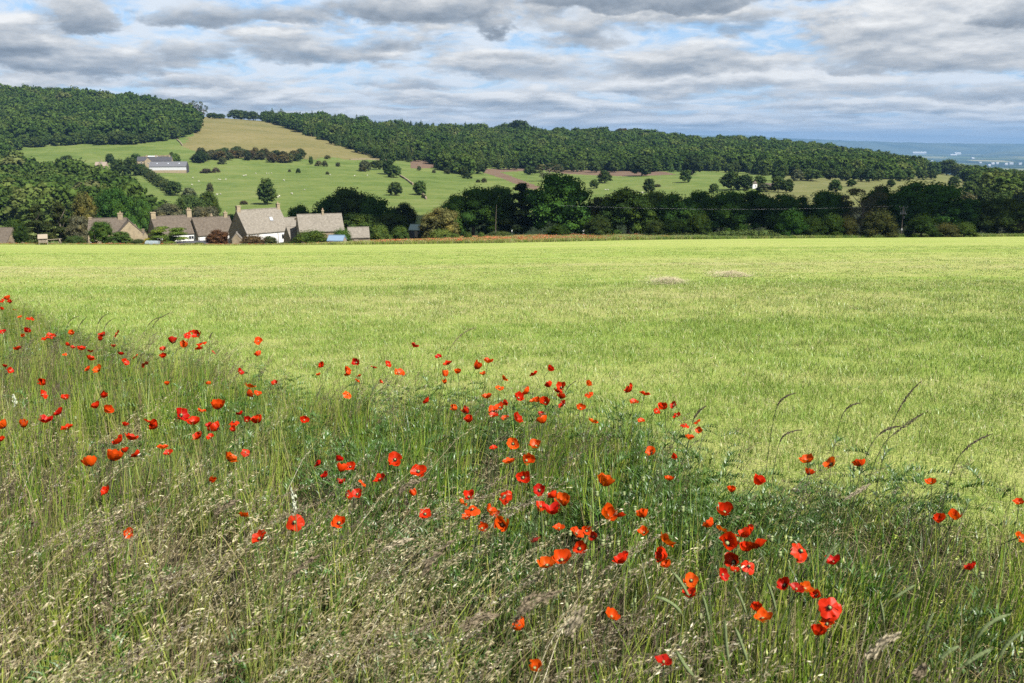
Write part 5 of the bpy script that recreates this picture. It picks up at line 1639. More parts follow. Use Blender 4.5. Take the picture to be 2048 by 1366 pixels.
def feather(seed, n, rad, hmax, col):
    """feathery poppy leaves: little blades along arching midribs"""
    g = np.random.default_rng(seed)
    parts = []
    for i in range(n):
        a = g.uniform(0, 6.28); L = g.uniform(0.10, 0.2); b = g.normal(size=2) * rad * 0.4; z = g.uniform(0.02, hmax)
        m = 18
        s = np.linspace(0.1, 1, m)
        ctr = np.stack([b[0] + math.cos(a) * L * s, b[1] + math.sin(a) * L * s, z + 0.5 * L * s - 0.4 * L * s * s], 1)
        la = a + np.where(np.arange(m) % 2 == 0, 0.9, -0.9) + g.normal(0, 0.2, m)
        h = 0.034 * np.sin(math.pi * (0.15 + 0.75 * s)) + 0.008
        v, q, t, c = blades(g, m, ctr[:, :2], h, np.full(m, 1.3), la, np.full(m, 0.006), pick_cols(g, m, [col], [1], 0.25), ctr[:, 2])
        parts.append((v, q, t, c))
    return merge(parts)
def lying(seed, n, rad, lr, cols, wts, zmax=0.05, width=0.0035):
    g = np.random.default_rng(seed)
    base = g.normal(size=(n, 2)) * rad * 0.5
    L = g.uniform(*lr, n); a = g.uniform(0, 6.28, n)
    v, q, t, c = blades(g, n, base, L, np.full(n, 1.0), a, np.full(n, width), pick_cols(g, n, cols, wts), None, None, 0.9)
    z = g.uniform(0.008, zmax, n)
    v = v.reshape(n, 7, 3)
    v[:, :, 2] = v[:, :, 2] * 0.22 + z[:, None]
    return v.reshape(-1, 3), q, t, c
def plant_mesh(name, data):
    V, Q, T, C = data
    return mesh_arrays(name, V, [Q, T], [BLADE], colors=C)

def in_verge(x, y, fringe=0.0):
    u = x / np.maximum(y, 0.05)
    return y < verge_y(u) + fringe
def sample_verge(density, g, ymin=1.0, fringe=0.25, ulim=0.78):
    """points spread evenly over the verge in view"""
    ymax = 17.0
    n = int(density * 2 * ulim * ymax * ymax)
    y = ymin + (ymax - ymin) * g.random(n); x = (g.random(n) * 2 - 1) * ulim * ymax
    fr = (fbm(x / 0.5, y / 0.5, 61, 3) - 0.5) * 1.1 + fringe * g.normal(size=n) * 0.5
    ok = (np.abs(x) < ulim * y + 0.7) & in_verge(x, y, fr)
    return x[ok], y[ok]
def put(name, x, y, meshes, idx, g, label, smin=0.8, smax=1.25, turn=0.5, tone=None, dz=0.0, tilt=0.08, stretch=None):
    n = len(x)
    z = ground_z(x, y) + dz
    s = g.uniform(smin, smax, n)
    sc = np.stack([s, s, s * (1 if stretch is None else stretch)], 1)
    rot = np.stack([g.normal(0, tilt, n), g.normal(0, tilt, n), g.normal(0, turn, n) if turn < 3 else g.uniform(0, 6.28, n)], 1)
    return scatter(name, np.stack([x, y, z], 1), rot, sc, idx, meshes, label, {'tone': np.zeros(n) if tone is None else tone})

g = np.random.default_rng(77)
KINDS = [plant_mesh('grass_tuft', tuft(i, 18, 0.075, (0.20, 0.50), (0.004, 0.0085), [G1, G2, G3, ST1], [4, 4, 2, 0.5], (0.04, 0.40), 0.7)) for i in range(4)]
KINDS += [plant_mesh('grass_tuft', tuft(20 + i, 22, 0.07, (0.24, 0.54), (0.0028, 0.0054), [G2, G3, ST1, ST2], [4, 3, 1.2, 0.5], (0.03, 0.28))) for i in range(3)]
KINDS += [plant_mesh('grass_tuft', tuft(40 + i, 22, 0.12, (0.12, 0.32), (0.004, 0.008), [(0.050, 0.100, 0.016), G1, BLUE], [2, 3, 2], (0.2, 0.8), 0.4)) for i in range(3)]
KINDS += [plant_mesh('grass_tuft', tuft(50 + i, 22, 0.09, (0.20, 0.46), (0.0024, 0.0048), [PURP, (0.20, 0.16, 0.09), (0.11, 0.13, 0.04), G2], [2.6, 2.4, 2, 0.8], (0.05, 0.5))) for i in range(3)]
x, y = sample_verge(80, g)
keep = g.random(len(x)) < np.clip((fbm(x / 0.34, y / 0.34, 201, 3) - 0.36) * 3.6, np.where(y < 3.3, 0.42, 0.05), 1)
x, y = x[keep], y[keep]
m = fbm(x / 0.9, y / 0.9, 91, 3)
p_dark = np.clip((m - 0.42) * 3.2, 0.05, 0.75) * np.clip(0.55 + x / np.maximum(y, 1) * 1.3, 0.3, 1.2)
r = g.random(len(x))
bro = np.clip((fbm(x / 0.75 + 7, y / 0.75, 131, 3) - 0.47) * 3.8, 0.04, 0.5)
idx = np.where(r < p_dark, 7 + g.integers(0, 3, len(x)), np.where(g.random(len(x)) < 0.5, g.integers(0, 4, len(x)), 4 + g.integers(0, 3, len(x))))
idx = np.where(g.random(len(x)) < bro, 10 + g.integers(0, 3, len(x)), idx)
edge = verge_y(x / y) - y
st = np.clip(0.62 + edge * 0.4, 0.6, 1.0) * (0.75 + 0.5 * fbm(x / 0.6, y / 0.6, 17, 3))
put('meadow_grass', x, y, KINDS, idx, g, 'tall mixed meadow grass of the verge', 0.8, 1.3, 0.6, np.clip((fbm(x / 0.8, y / 0.8, 3, 4) - 0.50) * 1.8, 0, 0.55) + np.clip(0.10 - x / y, 0, 0.5) * np.clip((3.6 - y) / 1.5, 0, 1) * 0.9, 0, 0.1, st)
# feathery poppy leaves and herbs low in the verge
FE = [plant_mesh('poppy_leaves', feather(60 + i, 14, 0.16, 0.28, (0.062, 0.135, 0.020))) for i in range(3)]
x, y = sample_verge(36, g)
keep = (fbm(x / 1.1, y / 1.1, 91, 3) > 0.46) & (g.random(len(x)) < np.clip(0.55 + x / y, 0.25, 1))
x, y = x[keep], y[keep]
put('poppy_foliage', x, y, FE, g.integers(0, 3, len(x)), g, 'feathery green poppy leaves low in the verge', 0.8, 1.3, 9)
# dead straw and thatch at the foot
TH = [plant_mesh('thatch', lying(80 + i, 40, 0.22, (0.06, 0.22), [ST1, ST2, PURP, (0.20, 0.16, 0.09)], [3, 2, 1, 2], 0.12)) for i in range(3)]
x, y = sample_verge(20, g)
put('dry_thatch', x, y, TH, g.integers(0, 3, len(x)), g, 'dead straw lying at the foot of the meadow grass', 0.8, 1.3, 9)
# seeding grasses bent over by the wind
SE = [plant_mesh('seed_grass', panicle(100 + i, 5, 0.16, (0.42, 0.62), 44, [(0.60, 0.54, 0.34), ST2, (0.27, 0.22, 0.12)], [2.6, 3.4, 2.6], 0.34, 0.0075, (0.0048, 0.0088))) for i in range(4)]
SE += [plant_mesh('seed_grass', panicle(120 + i, 5, 0.14, (0.42, 0.62), 40, [PURP, (0.20, 0.15, 0.11), ST1], [3, 2, 1], 0.22, 0.006, (0.004, 0.007), (0.2, 0.6))) for i in range(3)]
SE += [plant_mesh('seed_grass', panicle(140 + i, 6, 0.15, (0.30, 0.44), 16, [G3, (0.27, 0.27, 0.10), ST2], [3, 2, 1], 0.35, 0.016, (0.006, 0.010), (0.1, 0.5), G2)) for i in range(3)]
x, y = sample_verge(43, g, 1.15)
u = x / y
silver = np.clip(1.35 - (y - 1.5) * 0.50, 0.015, 1.15) * np.clip(0.50 - u * 2.0, 0.02, 1.15)
purple = np.clip((fbm(x / 1.2, y / 1.2, 5, 3) - 0.40) * 3.0, 0.04, 0.8) * 0.62
oat = np.clip(-0.06 + u * 0.7, 0.005, 0.25)
tot = silver + purple + oat
keep = g.random(len(x)) < np.clip(tot * 0.78, 0, 1)
x, y, silver, purple, tot = x[keep], y[keep], silver[keep], purple[keep], tot[keep]
r = g.random(len(x)) * tot
idx = np.where(r < silver, g.integers(0, 4, len(x)), np.where(r < silver + purple, 4 + g.integers(0, 3, len(x)), 7 + g.integers(0, 3, len(x))))
put('seeding_grass', x, y, SE, idx, g, 'seeding grass bent over by the wind in the verge', 0.8, 1.25, 0.28, None, 0, 0.06, np.clip(0.72 + (verge_y(x / y) - y) * 0.3, 0.7, 1.05))

BH = [plant_mesh('brown_heads', panicle(160 + i, 2, 0.10, (0.56, 0.74), 170, [(0.26, 0.205, 0.13), (0.36, 0.30, 0.20), (0.17, 0.13, 0.085)], [3, 2, 2], 0.24, 0.0055, (0.0036, 0.0065), (0.75, 1.15), ST1, 0.0012)) for i in range(4)]
x, y = sample_verge(10, g, 1.2)
keep = (x / y < 0.12) & (y < 3.6) & (g.random(len(x)) < np.clip(0.75 - x / y, 0.2, 1))
x, y = x[keep], y[keep]
put('bent_seed_heads', x, y, BH, g.integers(0, 4, len(x)), g, 'brown seed heads bent by the wind low at the left', 0.85, 1.15, 0.22, None, 0, 0.05)

# the mown field: short tufts, denser and finer close by
CUT = [plant_mesh('cut_tuft', tuft(200 + i, 30, 0.16, (0.025, 0.085), (0.0030, 0.0055), [(0.150, 0.270, 0.030), (0.220, 0.340, 0.048), (0.310, 0.400, 0.084), (0.46, 0.42, 0.21)], [2.4, 3, 2.4, 0.7], (0.1, 0.9), 0.3)) for i in range(5)]
CUTF = [plant_mesh('cut_tuft', tuft(220 + i, 26, 0.42, (0.02, 0.055), (0.014, 0.026), [(0.160, 0.275, 0.034), (0.215, 0.330, 0.048), (0.290, 0.385, 0.076), (0.40, 0.39, 0.16)], [2.4, 3, 2.2, 0.7], (0.4, 1.4), 0.2)) for i in range(4)]
STRAW = [plant_mesh('cut_straw', lying(240 + i, 26, 0.5, (0.05, 0.20), [ST2, (0.50, 0.44, 0.26), ST1, (0.25, 0.19, 0.11)], [3, 2, 2, 1], 0.07, 0.005)) for i in range(4)]
def field_pts(density, y0, y1, g, ulim=0.78):
    n = int(density * ulim * (y1 * y1 - y0 * y0))
    y = np.sqrt(y0 * y0 + (y1 * y1 - y0 * y0) * g.random(n)); u = (g.random(n) * 2 - 1) * ulim
    x = u * y
    fr = (fbm(x / 0.5, y / 0.5, 61, 3) - 0.5) * 1.1
    ok = ~in_verge(x, y, fr - 0.25)
    return x[ok], y[ok]
X_, Y_, I_, S_ = [], [], [], []
for dens, y0, y1, far, s0 in [(95, 2.5, 9, 0, 1.0), (42, 9, 16, 0, 1.25), (17, 16, 28, 0, 1.8), (4.0, 28, 50, 1, 1.0), (1.2, 50, 90, 1, 1.3)]:
    x, y = field_pts(dens, y0, y1, g)
    tn = field_tone(x, y)
    keep = g.random(len(x)) < np.clip(1.5 - 1.15 * tn, 0.45, 1)
    x, y = x[keep], y[keep]
    X_.append(x); Y_.append(y); I_.append((5 + g.integers(0, 4, len(x))) if far else g.integers(0, 5, len(x))); S_.append(np.full(len(x), s0))
x, y, idx, s0 = (np.concatenate(a) for a in (X_, Y_, I_, S_))
tn = field_tone(x, y)
hgt = (0.70 + 0.75 * fbm(x / 1.4, y / 1.4, 25, 3))
n = len(x)
sc = s0 * g.uniform(0.8, 1.25, n)
scatter('mown_grass', np.stack([x, y, ground_z(x, y)], 1), np.stack([g.normal(0, 0.1, n), g.normal(0, 0.1, n), g.uniform(0, 6.28, n)], 1), np.stack([sc, sc, sc ** 0.5 * hgt], 1), idx, CUT + CUTF, 'short fresh grass of the mown field', {'tone': np.clip((tn - 0.50) * 1.9, 0, 0.75)})
X_, Y_, S_ = [], [], []
for dens, y0, y1, s0 in [(13, 2.5, 10, 0.7), (7, 10, 20, 0.95), (2.6, 20, 45, 1.4)]:
    x, y = field_pts(dens, y0, y1, g)
    keep = g.random(len(x)) < np.clip((field_tone(x, y) - 0.42) * 4.5, 0.06, 1)
    X_.append(x[keep]); Y_.append(y[keep]); S_.append(np.full(int(keep.sum()), s0))
x, y, s0 = (np.concatenate(a) for a in (X_, Y_, S_))
n = len(x); sc = s0 * g.uniform(0.7, 1.3, n)
scatter('cut_straw', np.stack([x, y, ground_z(x, y) + 0.012], 1), np.stack([np.zeros(n), np.zeros(n), g.uniform(0, 6.28, n)], 1), np.stack([sc, sc, sc * 0.8], 1), g.integers(0, 4, n), STRAW, 'pale cuttings left lying on the mown field', {'tone': np.zeros(n)})
# two heaps of cuttings
HEAP_MAT = material('straw', lambda t: leafy(t, t.node('ShaderNodeAttribute', attribute_name='Col').outputs['Color'], 0.15, None, 0.03))
for (px, py, wpx, lb) in [(1340, 568, 84, 'flat heap of pale cut hay on the mown field, nearer of the pair'), (1466, 553, 92, 'flat heap of pale cut hay on the mown field, farther of the pair')]:
    hx, hy = near_hit(px, py)
    W = wpx * hy / FPX
    gg = np.random.default_rng(px)
    n = 2200
    base = gg.normal(size=(n, 2)) * np.array([W * 0.24, 0.7])
    hz0 = 0.20 * np.exp(-((base[:, 0] / (W * 0.3)) ** 2 + (base[:, 1] / 0.6) ** 2))
    L = gg.uniform(0.15, 0.4, n)
    v, q, t, c = blades(gg, n, base, L, np.full(n, 1.0), gg.uniform(0, 6.28, n), np.full(n, 0.014), pick_cols(gg, n, [(0.50, 0.44, 0.27), (0.62, 0.54, 0.36), (0.42, 0.36, 0.20)], [2, 2, 1]), None, None, 0.9)
    v = v.reshape(n, 7, 3); v[:, :, 2] = v[:, :, 2] * 0.18 + (hz0 * gg.random(n) + 0.01)[:, None]
    me = mesh_arrays('hay_heap', v.reshape(-1, 3), [q, t], [HEAP_MAT], colors=c)
    o = link('hay_heap', me, None, (hx, hy, float(ground_z(hx, hy))))
    tag(o, lb, 'hay heap')

# poppy strip and rough grass between the field and the village
MG = [plant_mesh('margin_tuft', tuft(300 + i, 40, 0.5, (0.35, 0.8), (0.02, 0.04), cols, wts, (0.1, 0.6))) for i, (cols, wts) in enumerate([([G1, G2, G3], [3, 3, 1]), ([G2, G3, ST1], [2, 3, 3]), ([G1, (0.06, 0.10, 0.02), ST1], [3, 3, 1]), ([ST1, ST2, G3], [3, 2, 2])])]
def red_tuft(seed):
    gg = np.random.default_rng(seed)
    a = tuft(seed, 14, 0.5, (0.3, 0.6), (0.02, 0.03), [G1, G2], [1, 1])
    n = 26
    P = np.concatenate([gg.normal(size=(n, 2)) * 0.3, gg.uniform(0.4, 0.68, (n, 1))], 1)
    N = gg.normal(size=(n, 3)) * 0.5 + np.array([0, -0.6, 0.6]); N /= np.linalg.norm(N, axis=1, keepdims=True)
    v, f = leaf_quads(P, N, gg.uniform(0.035, 0.06, n), gg)
    c = np.repeat(pick_cols(gg, n, [(0.50, 0.085, 0.025), (0.46, 0.15, 0.05)], [2, 1]), 4, axis=0)
    return merge([a, (v, f, np.zeros((0, 3), int), c)])
MG += [plant_mesh('margin_poppies', red_tuft(330 + i)) for i in range(3)]
n = 90000
u = np.where(g.random(n) < 0.45, g.uniform(-0.22, 0.22, n), g.uniform(-0.72, 0.72, n))
ye = edge_y(u)
pxe = 1024 + u * FPX * 0.995
depth = np.interp(pxe, [-200, 0, 460, 620, 760, 900, 1250, 1320, 1500, 2048], [4, 5, 5, 6, 30, 56, 34, 14, 12, 12])
f = g.random(n)
y = ye + f * depth
x = u * y
edge_jag = (fbm(x / 5, y / 3, 44, 3) - 0.5) * 3
y = y + edge_jag
red = np.interp(pxe, [-200, 0, 120, 300, 460, 480, 600, 700, 780, 960, 1060, 1200, 1300, 1380, 2048], [0.45, 0.45, 0.38, 0.28, 0.34, 0.28, 0.06, 0.05, 0.17, 0.24, 0.19, 0.11, 0.04, 0.0, 0.0]) * np.clip((fbm(x / 6, y / 2.5, 15, 3) - 0.34) * 3.4, 0, 1.3)
dark = np.interp(pxe, [0, 700, 1250, 1400, 2048], [0.25, 0.15, 0.35, 0.75, 0.7])
r = g.random(n)
idx = np.where(r < red, 4 + g.integers(0, 3, n), np.where(g.random(n) < dark, np.where(g.random(n) < 0.5, 0, 2), np.where(g.random(n) < 0.5, 1, 3)))
sc = g.uniform(0.7, 1.2, n) * np.interp(pxe, [-200, 600, 760, 2048], [0.5, 0.5, 1.15, 1.0])
keep = g.random(n) < np.interp(depth, [4, 56], [0.22, 1.0])
x, y, idx, sc = x[keep], y[keep], idx[keep], sc[keep]
n = len(x)
scatter('poppy_margin', np.stack([x, y, ground_z(x, y)], 1), np.stack([np.zeros(n), np.zeros(n), g.uniform(0, 6.28, n)], 1), np.stack([sc, sc, sc], 1), idx, MG, 'rough margin of grass and red poppies beyond the field', {'tone': np.zeros(n)})

# ------------------------------------------------------------------ poppies: every flower a thing
def _petal(t):
    oc = t.node('ShaderNodeObjectInfo').outputs['Color']
    a = t.node('ShaderNodeAttribute', attribute_name='Col').outputs['Color']
    s = t.node('ShaderNodeSeparateColor'); t.put(s.inputs[0], a)
    vein = t.noise(t.comb(t.m('MULTIPLY', s.outputs[1], 26.0), t.m('MULTIPLY', s.outputs[0], 2.0), 0.0), 1.0, 3, 0.6)
    c = t.mix(t.rng(vein, 0.35, 0.7, 0, 0.55), oc, t.vm('MULTIPLY', oc, (0.66, 0.5, 0.6)))
    c = t.mix(t.rng(s.outputs[0], 0.08, 0.20, 1.0, 0.0), c, (0.02, 0.006, 0.008))
    return leafy(t, c, 0.38, t.vm('MULTIPLY', c, (1.05, 1.8, 0.8)), 0.008)
PETAL = material('poppy_petal', _petal)
STEM = material('poppy_stem', lambda t: principled(t, (0.075, 0.105, 0.032), 0.8))
POD = material('seed_pod', lambda t: principled(t, t.mix(t.noise(objco(t), 60, 3), (0.20, 0.26, 0.09), (0.34, 0.38, 0.17)), 0.7))
STAMEN = material('stamens', lambda t: principled(t, (0.012, 0.008, 0.012), 0.9))

def petal_mesh(seed, R, cup, W, z0):
    """one petal along +x: a crumpled fan; R length, cup how far it closes, W width angle"""
    gg = random.Random(seed)
    nr, na = 6, 10
    V, C = [], []
    p1, p2, p3 = gg.uniform(0, 6), gg.uniform(0, 6), gg.uniform(0, 6)
    for i in range(nr):
        rr = 0.06 + 0.94 * i / (nr - 1)
        for j in range(na):
            q = j / (na - 1) * 2 - 1
            ang = q * W * (0.55 + 0.45 * rr) * 0.5
            L = R * rr * (1 - 0.20 * q * q * rr - 0.09 * math.sin(q * 5 + p1) * rr - 0.04 * math.sin(q * 13 + p3) * rr)
            e = cup * (0.25 + 0.75 * rr ** 0.8)              # angle up from the flower's plane
            x = L * math.cos(e) * math.cos(ang); y = L * math.cos(e * 0.8) * math.sin(ang)
            z = z0 + L * math.sin(e) + R * 0.11 * rr * rr * math.sin(q * 6 + p2) + R * 0.06 * rr * math.sin(q * 12 + rr * 6 + p3)
            V.append((x, y, z)); C.append((rr, (q + 1) / 2, 0))
    return mesh_arrays('petal', V, [grid_faces(nr, na)], [PETAL], colors=np.array(C), smooth=True)
FORMS = []
for k, (cup, nm) in enumerate([(0.22, 'flat open'), (0.45, 'open'), (0.70, 'cupped'), (0.95, 'deeply cupped'), (1.22, 'half closed'), (-0.25, 'flopping')]):
    FORMS.append((nm, [petal_mesh(10 * k + 1, 1.0, cup, 2.5, 0.0), petal_mesh(10 * k + 2, 0.98, cup * 0.9, 2.5, 0.0), petal_mesh(10 * k + 3, 0.90, cup + 0.10, 2.3, 0.03), petal_mesh(10 * k + 4, 0.92, cup + 0.16, 2.3, 0.03)]))
_m = MB(); _m.ball((0, 0, 0.13), 0.115, 6, 8, 1.15); _m.tube([(0, 0, 0.24), (0, 0, 0.27)], [0.12, 0.13], 8)
POD_IN = _m.mesh('seed_capsule', POD, True)
_m = MB()
for i in range(26):
    a = i * 2.399; rr_ = 0.20 + 0.10 * ((i * 7) % 5) / 5
    _m.tube([(0.05 * math.cos(a), 0.05 * math.sin(a), 0.02), (rr_ * math.cos(a), rr_ * math.sin(a), 0.15 + 0.05 * ((i * 3) % 4) / 4)], [0.010, 0.022], 4)
STAMENS = _m.mesh('stamens', STAMEN)
# whole small flower head in one mesh for flowers too small to show their parts
HEADS = []
for nm, pm in FORMS:
    V, F, C, o = [], [], [], 0
    for k, a in enumerate((0, math.pi, math.pi / 2, -math.pi / 2)):
        me = pm[k]
        v = np.array([x.co[:] for x in me.vertices]); c = np.array([x.color[:3] for x in me.attributes['Col'].data])
        ca, sa = math.cos(a), math.sin(a)
        V.append(np.stack([v[:, 0] * ca - v[:, 1] * sa, v[:, 0] * sa + v[:, 1] * ca, v[:, 2]], 1)); C.append(c)
        F.append(np.array([list(p.vertices) for p in me.polygons]) + o); o += len(v)
    pv_ = np.array([x.co[:] for x in POD_IN.vertices]); 
    HEADS.append(mesh_arrays('flower_head', np.concatenate(V), [np.concatenate(F)], [PETAL], colors=np.concatenate(C), smooth=True))

RED = {'d': (0.56, 0.012, 0.004), 'r': (0.72, 0.030, 0.003), 'o': (0.88, 0.088, 0.005), 'p': (0.58, 0.07, 0.05)}
HUE = {'d': 'dark red', 'r': 'scarlet', 'o': 'orange red', 'p': 'pinkish red'}
ORD = ['first', 'second', 'third', 'fourth', 'fifth', 'sixth', 'seventh', 'eighth', 'ninth', 'tenth', 'eleventh', 'twelfth', 'thirteenth', 'fourteenth', 'fifteenth', 'sixteenth']
POP = [
 ('of the little ones at the verge end', [(3,601,8,'r'),(16,600,12,'o'),(21,606,9,'r'),(2,619,7,'r'),(29,620,7,'r'),(60,636,12,'r'),(40,635,7,'o')]),
 ('of the upper left row by the mown field', [(5,666,13,'d'),(52,664,12,'d'),(48,673,9,'o'),(90,675,13,'r'),(100,672,12,'r'),(108,674,10,'r'),(146,669,12,'o'),(206,673,14,'r'),(200,682,11,'r'),(235,668,14,'r')]),
 ('of the row under the bent dark stalks', [(36,700,13,'r'),(132,691,9,'r'),(145,697,9,'r'),(162,700,13,'r'),(180,704,10,'r'),(129,708,7,'o'),(227,694,9,'r'),(241,710,10,'d'),(270,712,11,'o'),(289,727,14,'r'),(249,725,13,'r'),(179,720,15,'r')]),
 ('of the scattered left ones above the frilled pair', [(178,740,12,'o'),(199,741,17,'o'),(9,734,9,'d'),(19,742,12,'r'),(89,767,18,'r'),(84,790,16,'r'),(131,798,14,'r'),(203,794,15,'r'),(194,816,16,'r'),(212,824,19,'o')]),
 ('of the left edge pairs in long grass', [(122,827,22,'d'),(90,845,25,'d'),(10,856,25,'o'),(47,855,21,'o'),(135,858,21,'r'),(1,882,8,'r')]),
 ('of the tall clump with the purple grass', [(375,670,12,'r'),(382,662,13,'r'),(397,671,16,'r'),(402,686,17,'r'),(374,691,16,'o'),(346,687,17,'d'),(326,701,12,'r'),(327,715,12,'r'),(399,699,14,'r'),(426,705,9,'p')]),
 ('of the four just right of the tall clump', [(517,683,14,'o'),(518,712,13,'o'),(550,769,13,'r'),(479,745,14,'d')]),
 ('of the loose left group above the crowded one', [(335,770,10,'o'),(416,769,9,'o'),(499,775,18,'o'),(494,791,17,'o'),(515,789,14,'o'),(436,819,28,'o'),(403,824,15,'o'),(361,831,27,'d'),(481,830,13,'d')]),
 ('of the crowded group in the left middle', [(387,849,26,'r'),(418,853,12,'d'),(436,860,25,'r'),(468,845,17,'r'),(468,862,12,'r'),(493,842,13,'d'),(518,846,26,'r'),(297,845,20,'r'),(314,854,22,'r'),(249,853,13,'r'),(400,875,22,'r'),(421,875,11,'r')]),
 ('of the left group around the frilled flower', [(242,884,24,'r'),(261,880,24,'r'),(325,897,18,'o'),(337,907,15,'r'),(251,905,12,'r'),(277,911,21,'r'),(224,921,34,'o'),(182,933,30,'o'),(456,921,28,'o')]),
 ('of the few among silver seed heads at left', [(215,984,20,'r'),(420,962,12,'o'),(491,905,14,'r'),(487,1033,22,'o'),(259,1068,10,'o')]),
 ('of the three big ones above slanting stalks', [(590,1045,32,'r'),(678,1047,27,'o'),(520,1078,30,'r')]),
 ('of the middle top row, left half', [(646,732,12,'r'),(638,751,7,'o'),(691,743,14,'o'),(701,749,14,'o'),(713,726,14,'d'),(719,753,10,'o'),(714,763,8,'o'),(748,733,11,'r'),(775,729,12,'r'),(797,748,19,'o'),(760,765,9,'o'),(695,789,15,'o'),(608,841,15,'r')]),
 ('of the middle top row, right half', [(827,694,14,'d'),(877,715,12,'d'),(897,729,17,'r'),(890,754,16,'o'),(891,767,11,'o'),(916,747,13,'o'),(951,738,18,'o'),(967,750,11,'o'),(976,726,17,'o'),(856,804,15,'r')]),
 ('of the dense centre cluster, upper part', [(1006,759,13,'o'),(999,778,17,'o'),(1069,750,15,'r'),(1098,741,14,'r'),(1100,774,15,'r'),(1123,776,17,'r'),(1115,785,17,'r'),(1121,797,17,'r'),(1127,810,16,'r'),(1057,785,18,'o'),(1036,797,17,'r'),(1067,804,12,'o'),(1077,804,14,'o'),(1091,808,19,'r')]),
 ('of the dense centre cluster, lower part', [(975,797,18,'o'),(1006,808,13,'r'),(1000,816,19,'o'),(985,824,19,'o'),(986,833,17,'r'),(1030,838,22,'r'),(1010,838,15,'o'),(914,818,16,'o'),(936,827,17,'r'),(939,844,18,'r'),(1082,829,12,'d'),(1088,847,23,'o')]),
 ('of the right centre row against the field', [(1174,770,13,'o'),(1177,788,15,'o'),(1161,817,15,'o'),(1185,845,18,'o'),(1263,781,21,'r'),(1289,790,18,'r'),(1267,806,16,'r'),(1348,811,13,'r'),(1312,824,13,'r'),(1328,818,18,'r'),(1354,832,16,'r')]),
 ('of the line down the tall grass edge', [(1369,850,15,'r'),(1392,843,14,'o'),(1399,861,13,'o'),(1379,879,17,'o'),(1305,908,23,'o'),(1343,915,12,'r'),(1339,961,15,'o'),(1282,843,8,'o')]),
 ('of the five under the dense centre cluster', [(1026,888,24,'o'),(1072,894,24,'o'),(1019,926,24,'o'),(1051,922,25,'o'),(987,896,8,'r')]),
 ('of the pair rows above the central heap', [(1046,956,26,'r'),(1079,981,24,'d'),(1010,993,27,'r'),(1206,972,36,'o')]),
 ('of the shaded left centre group', [(674,921,10,'d'),(640,929,10,'d'),(681,944,25,'o'),(701,934,17,'r'),(653,953,12,'d'),(681,967,10,'d'),(726,965,16,'o'),(761,960,25,'r'),(790,920,27,'r'),(837,944,28,'r'),(694,992,16,'r'),(715,989,22,'r'),(830,992,10,'o'),(850,1029,24,'r')]),
 ('of the left half of the central heap', [(938,995,22,'r'),(923,1007,17,'o'),(945,1020,28,'o'),(933,1037,18,'o'),(977,1023,23,'o'),(989,1030,14,'o'),(963,1058,22,'o'),(1005,1050,30,'o')]),
 ('of the middle of the central heap', [(1081,1014,22,'r'),(1077,1024,14,'o'),(1110,995,23,'r'),(1126,1012,36,'o'),(1105,1028,36,'d')]),
 ('of the group just right of the central heap', [(1211,1033,36,'o'),(1239,1034,25,'r'),(1288,1035,26,'o'),(1288,1067,13,'o')]),
 ('of the flowers just under the central heap', [(1118,1058,15,'o'),(1151,1069,29,'o'),(1173,1062,20,'o'),(1159,1098,27,'r'),(1073,1083,10,'p'),(1189,1074,8,'d')]),
 ('of the lower centre pair and its neighbour', [(1094,1134,36,'o'),(1123,1123,38,'o'),(1249,1124,33,'r')]),
 ('of the stack right of the lower centre', [(1330,1086,38,'o'),(1332,1112,32,'r'),(1337,1134,22,'o'),(1382,1162,30,'o'),(1380,1194,29,'r')]),
 ('of the few deep in the bottom grass', [(1222,1235,16,'o'),(1045,1259,32,'o'),(1068,1338,26,'o'),(1327,1326,6,'d')]),
 ('of the right row by the wild oats', [(1615,925,27,'o'),(1616,950,20,'o'),(1664,930,29,'o'),(1721,932,25,'o'),(1511,968,27,'r'),(1464,984,12,'o')]),
 ('of the right hand bunch, upper half', [(1448,1028,33,'r'),(1424,1053,24,'o'),(1442,1060,24,'o'),(1452,1088,40,'r'),(1497,1073,35,'r')]),
 ('of the right hand bunch, lower half', [(1494,1102,30,'r'),(1518,1095,35,'r'),(1469,1126,34,'r'),(1470,1143,22,'r'),(1497,1133,28,'r'),(1444,1149,14,'d')]),
 ('of the pair right of the right hand bunch', [(1600,1103,38,'r'),(1667,1128,32,'d')]),
 ('of the shaded low group between grass blades', [(1570,1171,26,'d'),(1592,1180,10,'d'),(1608,1179,10,'o'),(1633,1193,20,'r')]),
 ('of the lower right group over the timothy heads', [(1659,1216,42,'r'),(1654,1250,30,'o'),(1636,1270,30,'r'),(1514,1222,22,'r'),(1525,1240,34,'o')]),
 ('of the far right ones in the oat grass', [(1862,968,20,'o'),(1878,1044,24,'r'),(1907,1037,25,'o'),(2037,1008,14,'o'),(2037,1075,18,'o'),(1944,1139,24,'d')]),
]
PR = random.Random(2024)
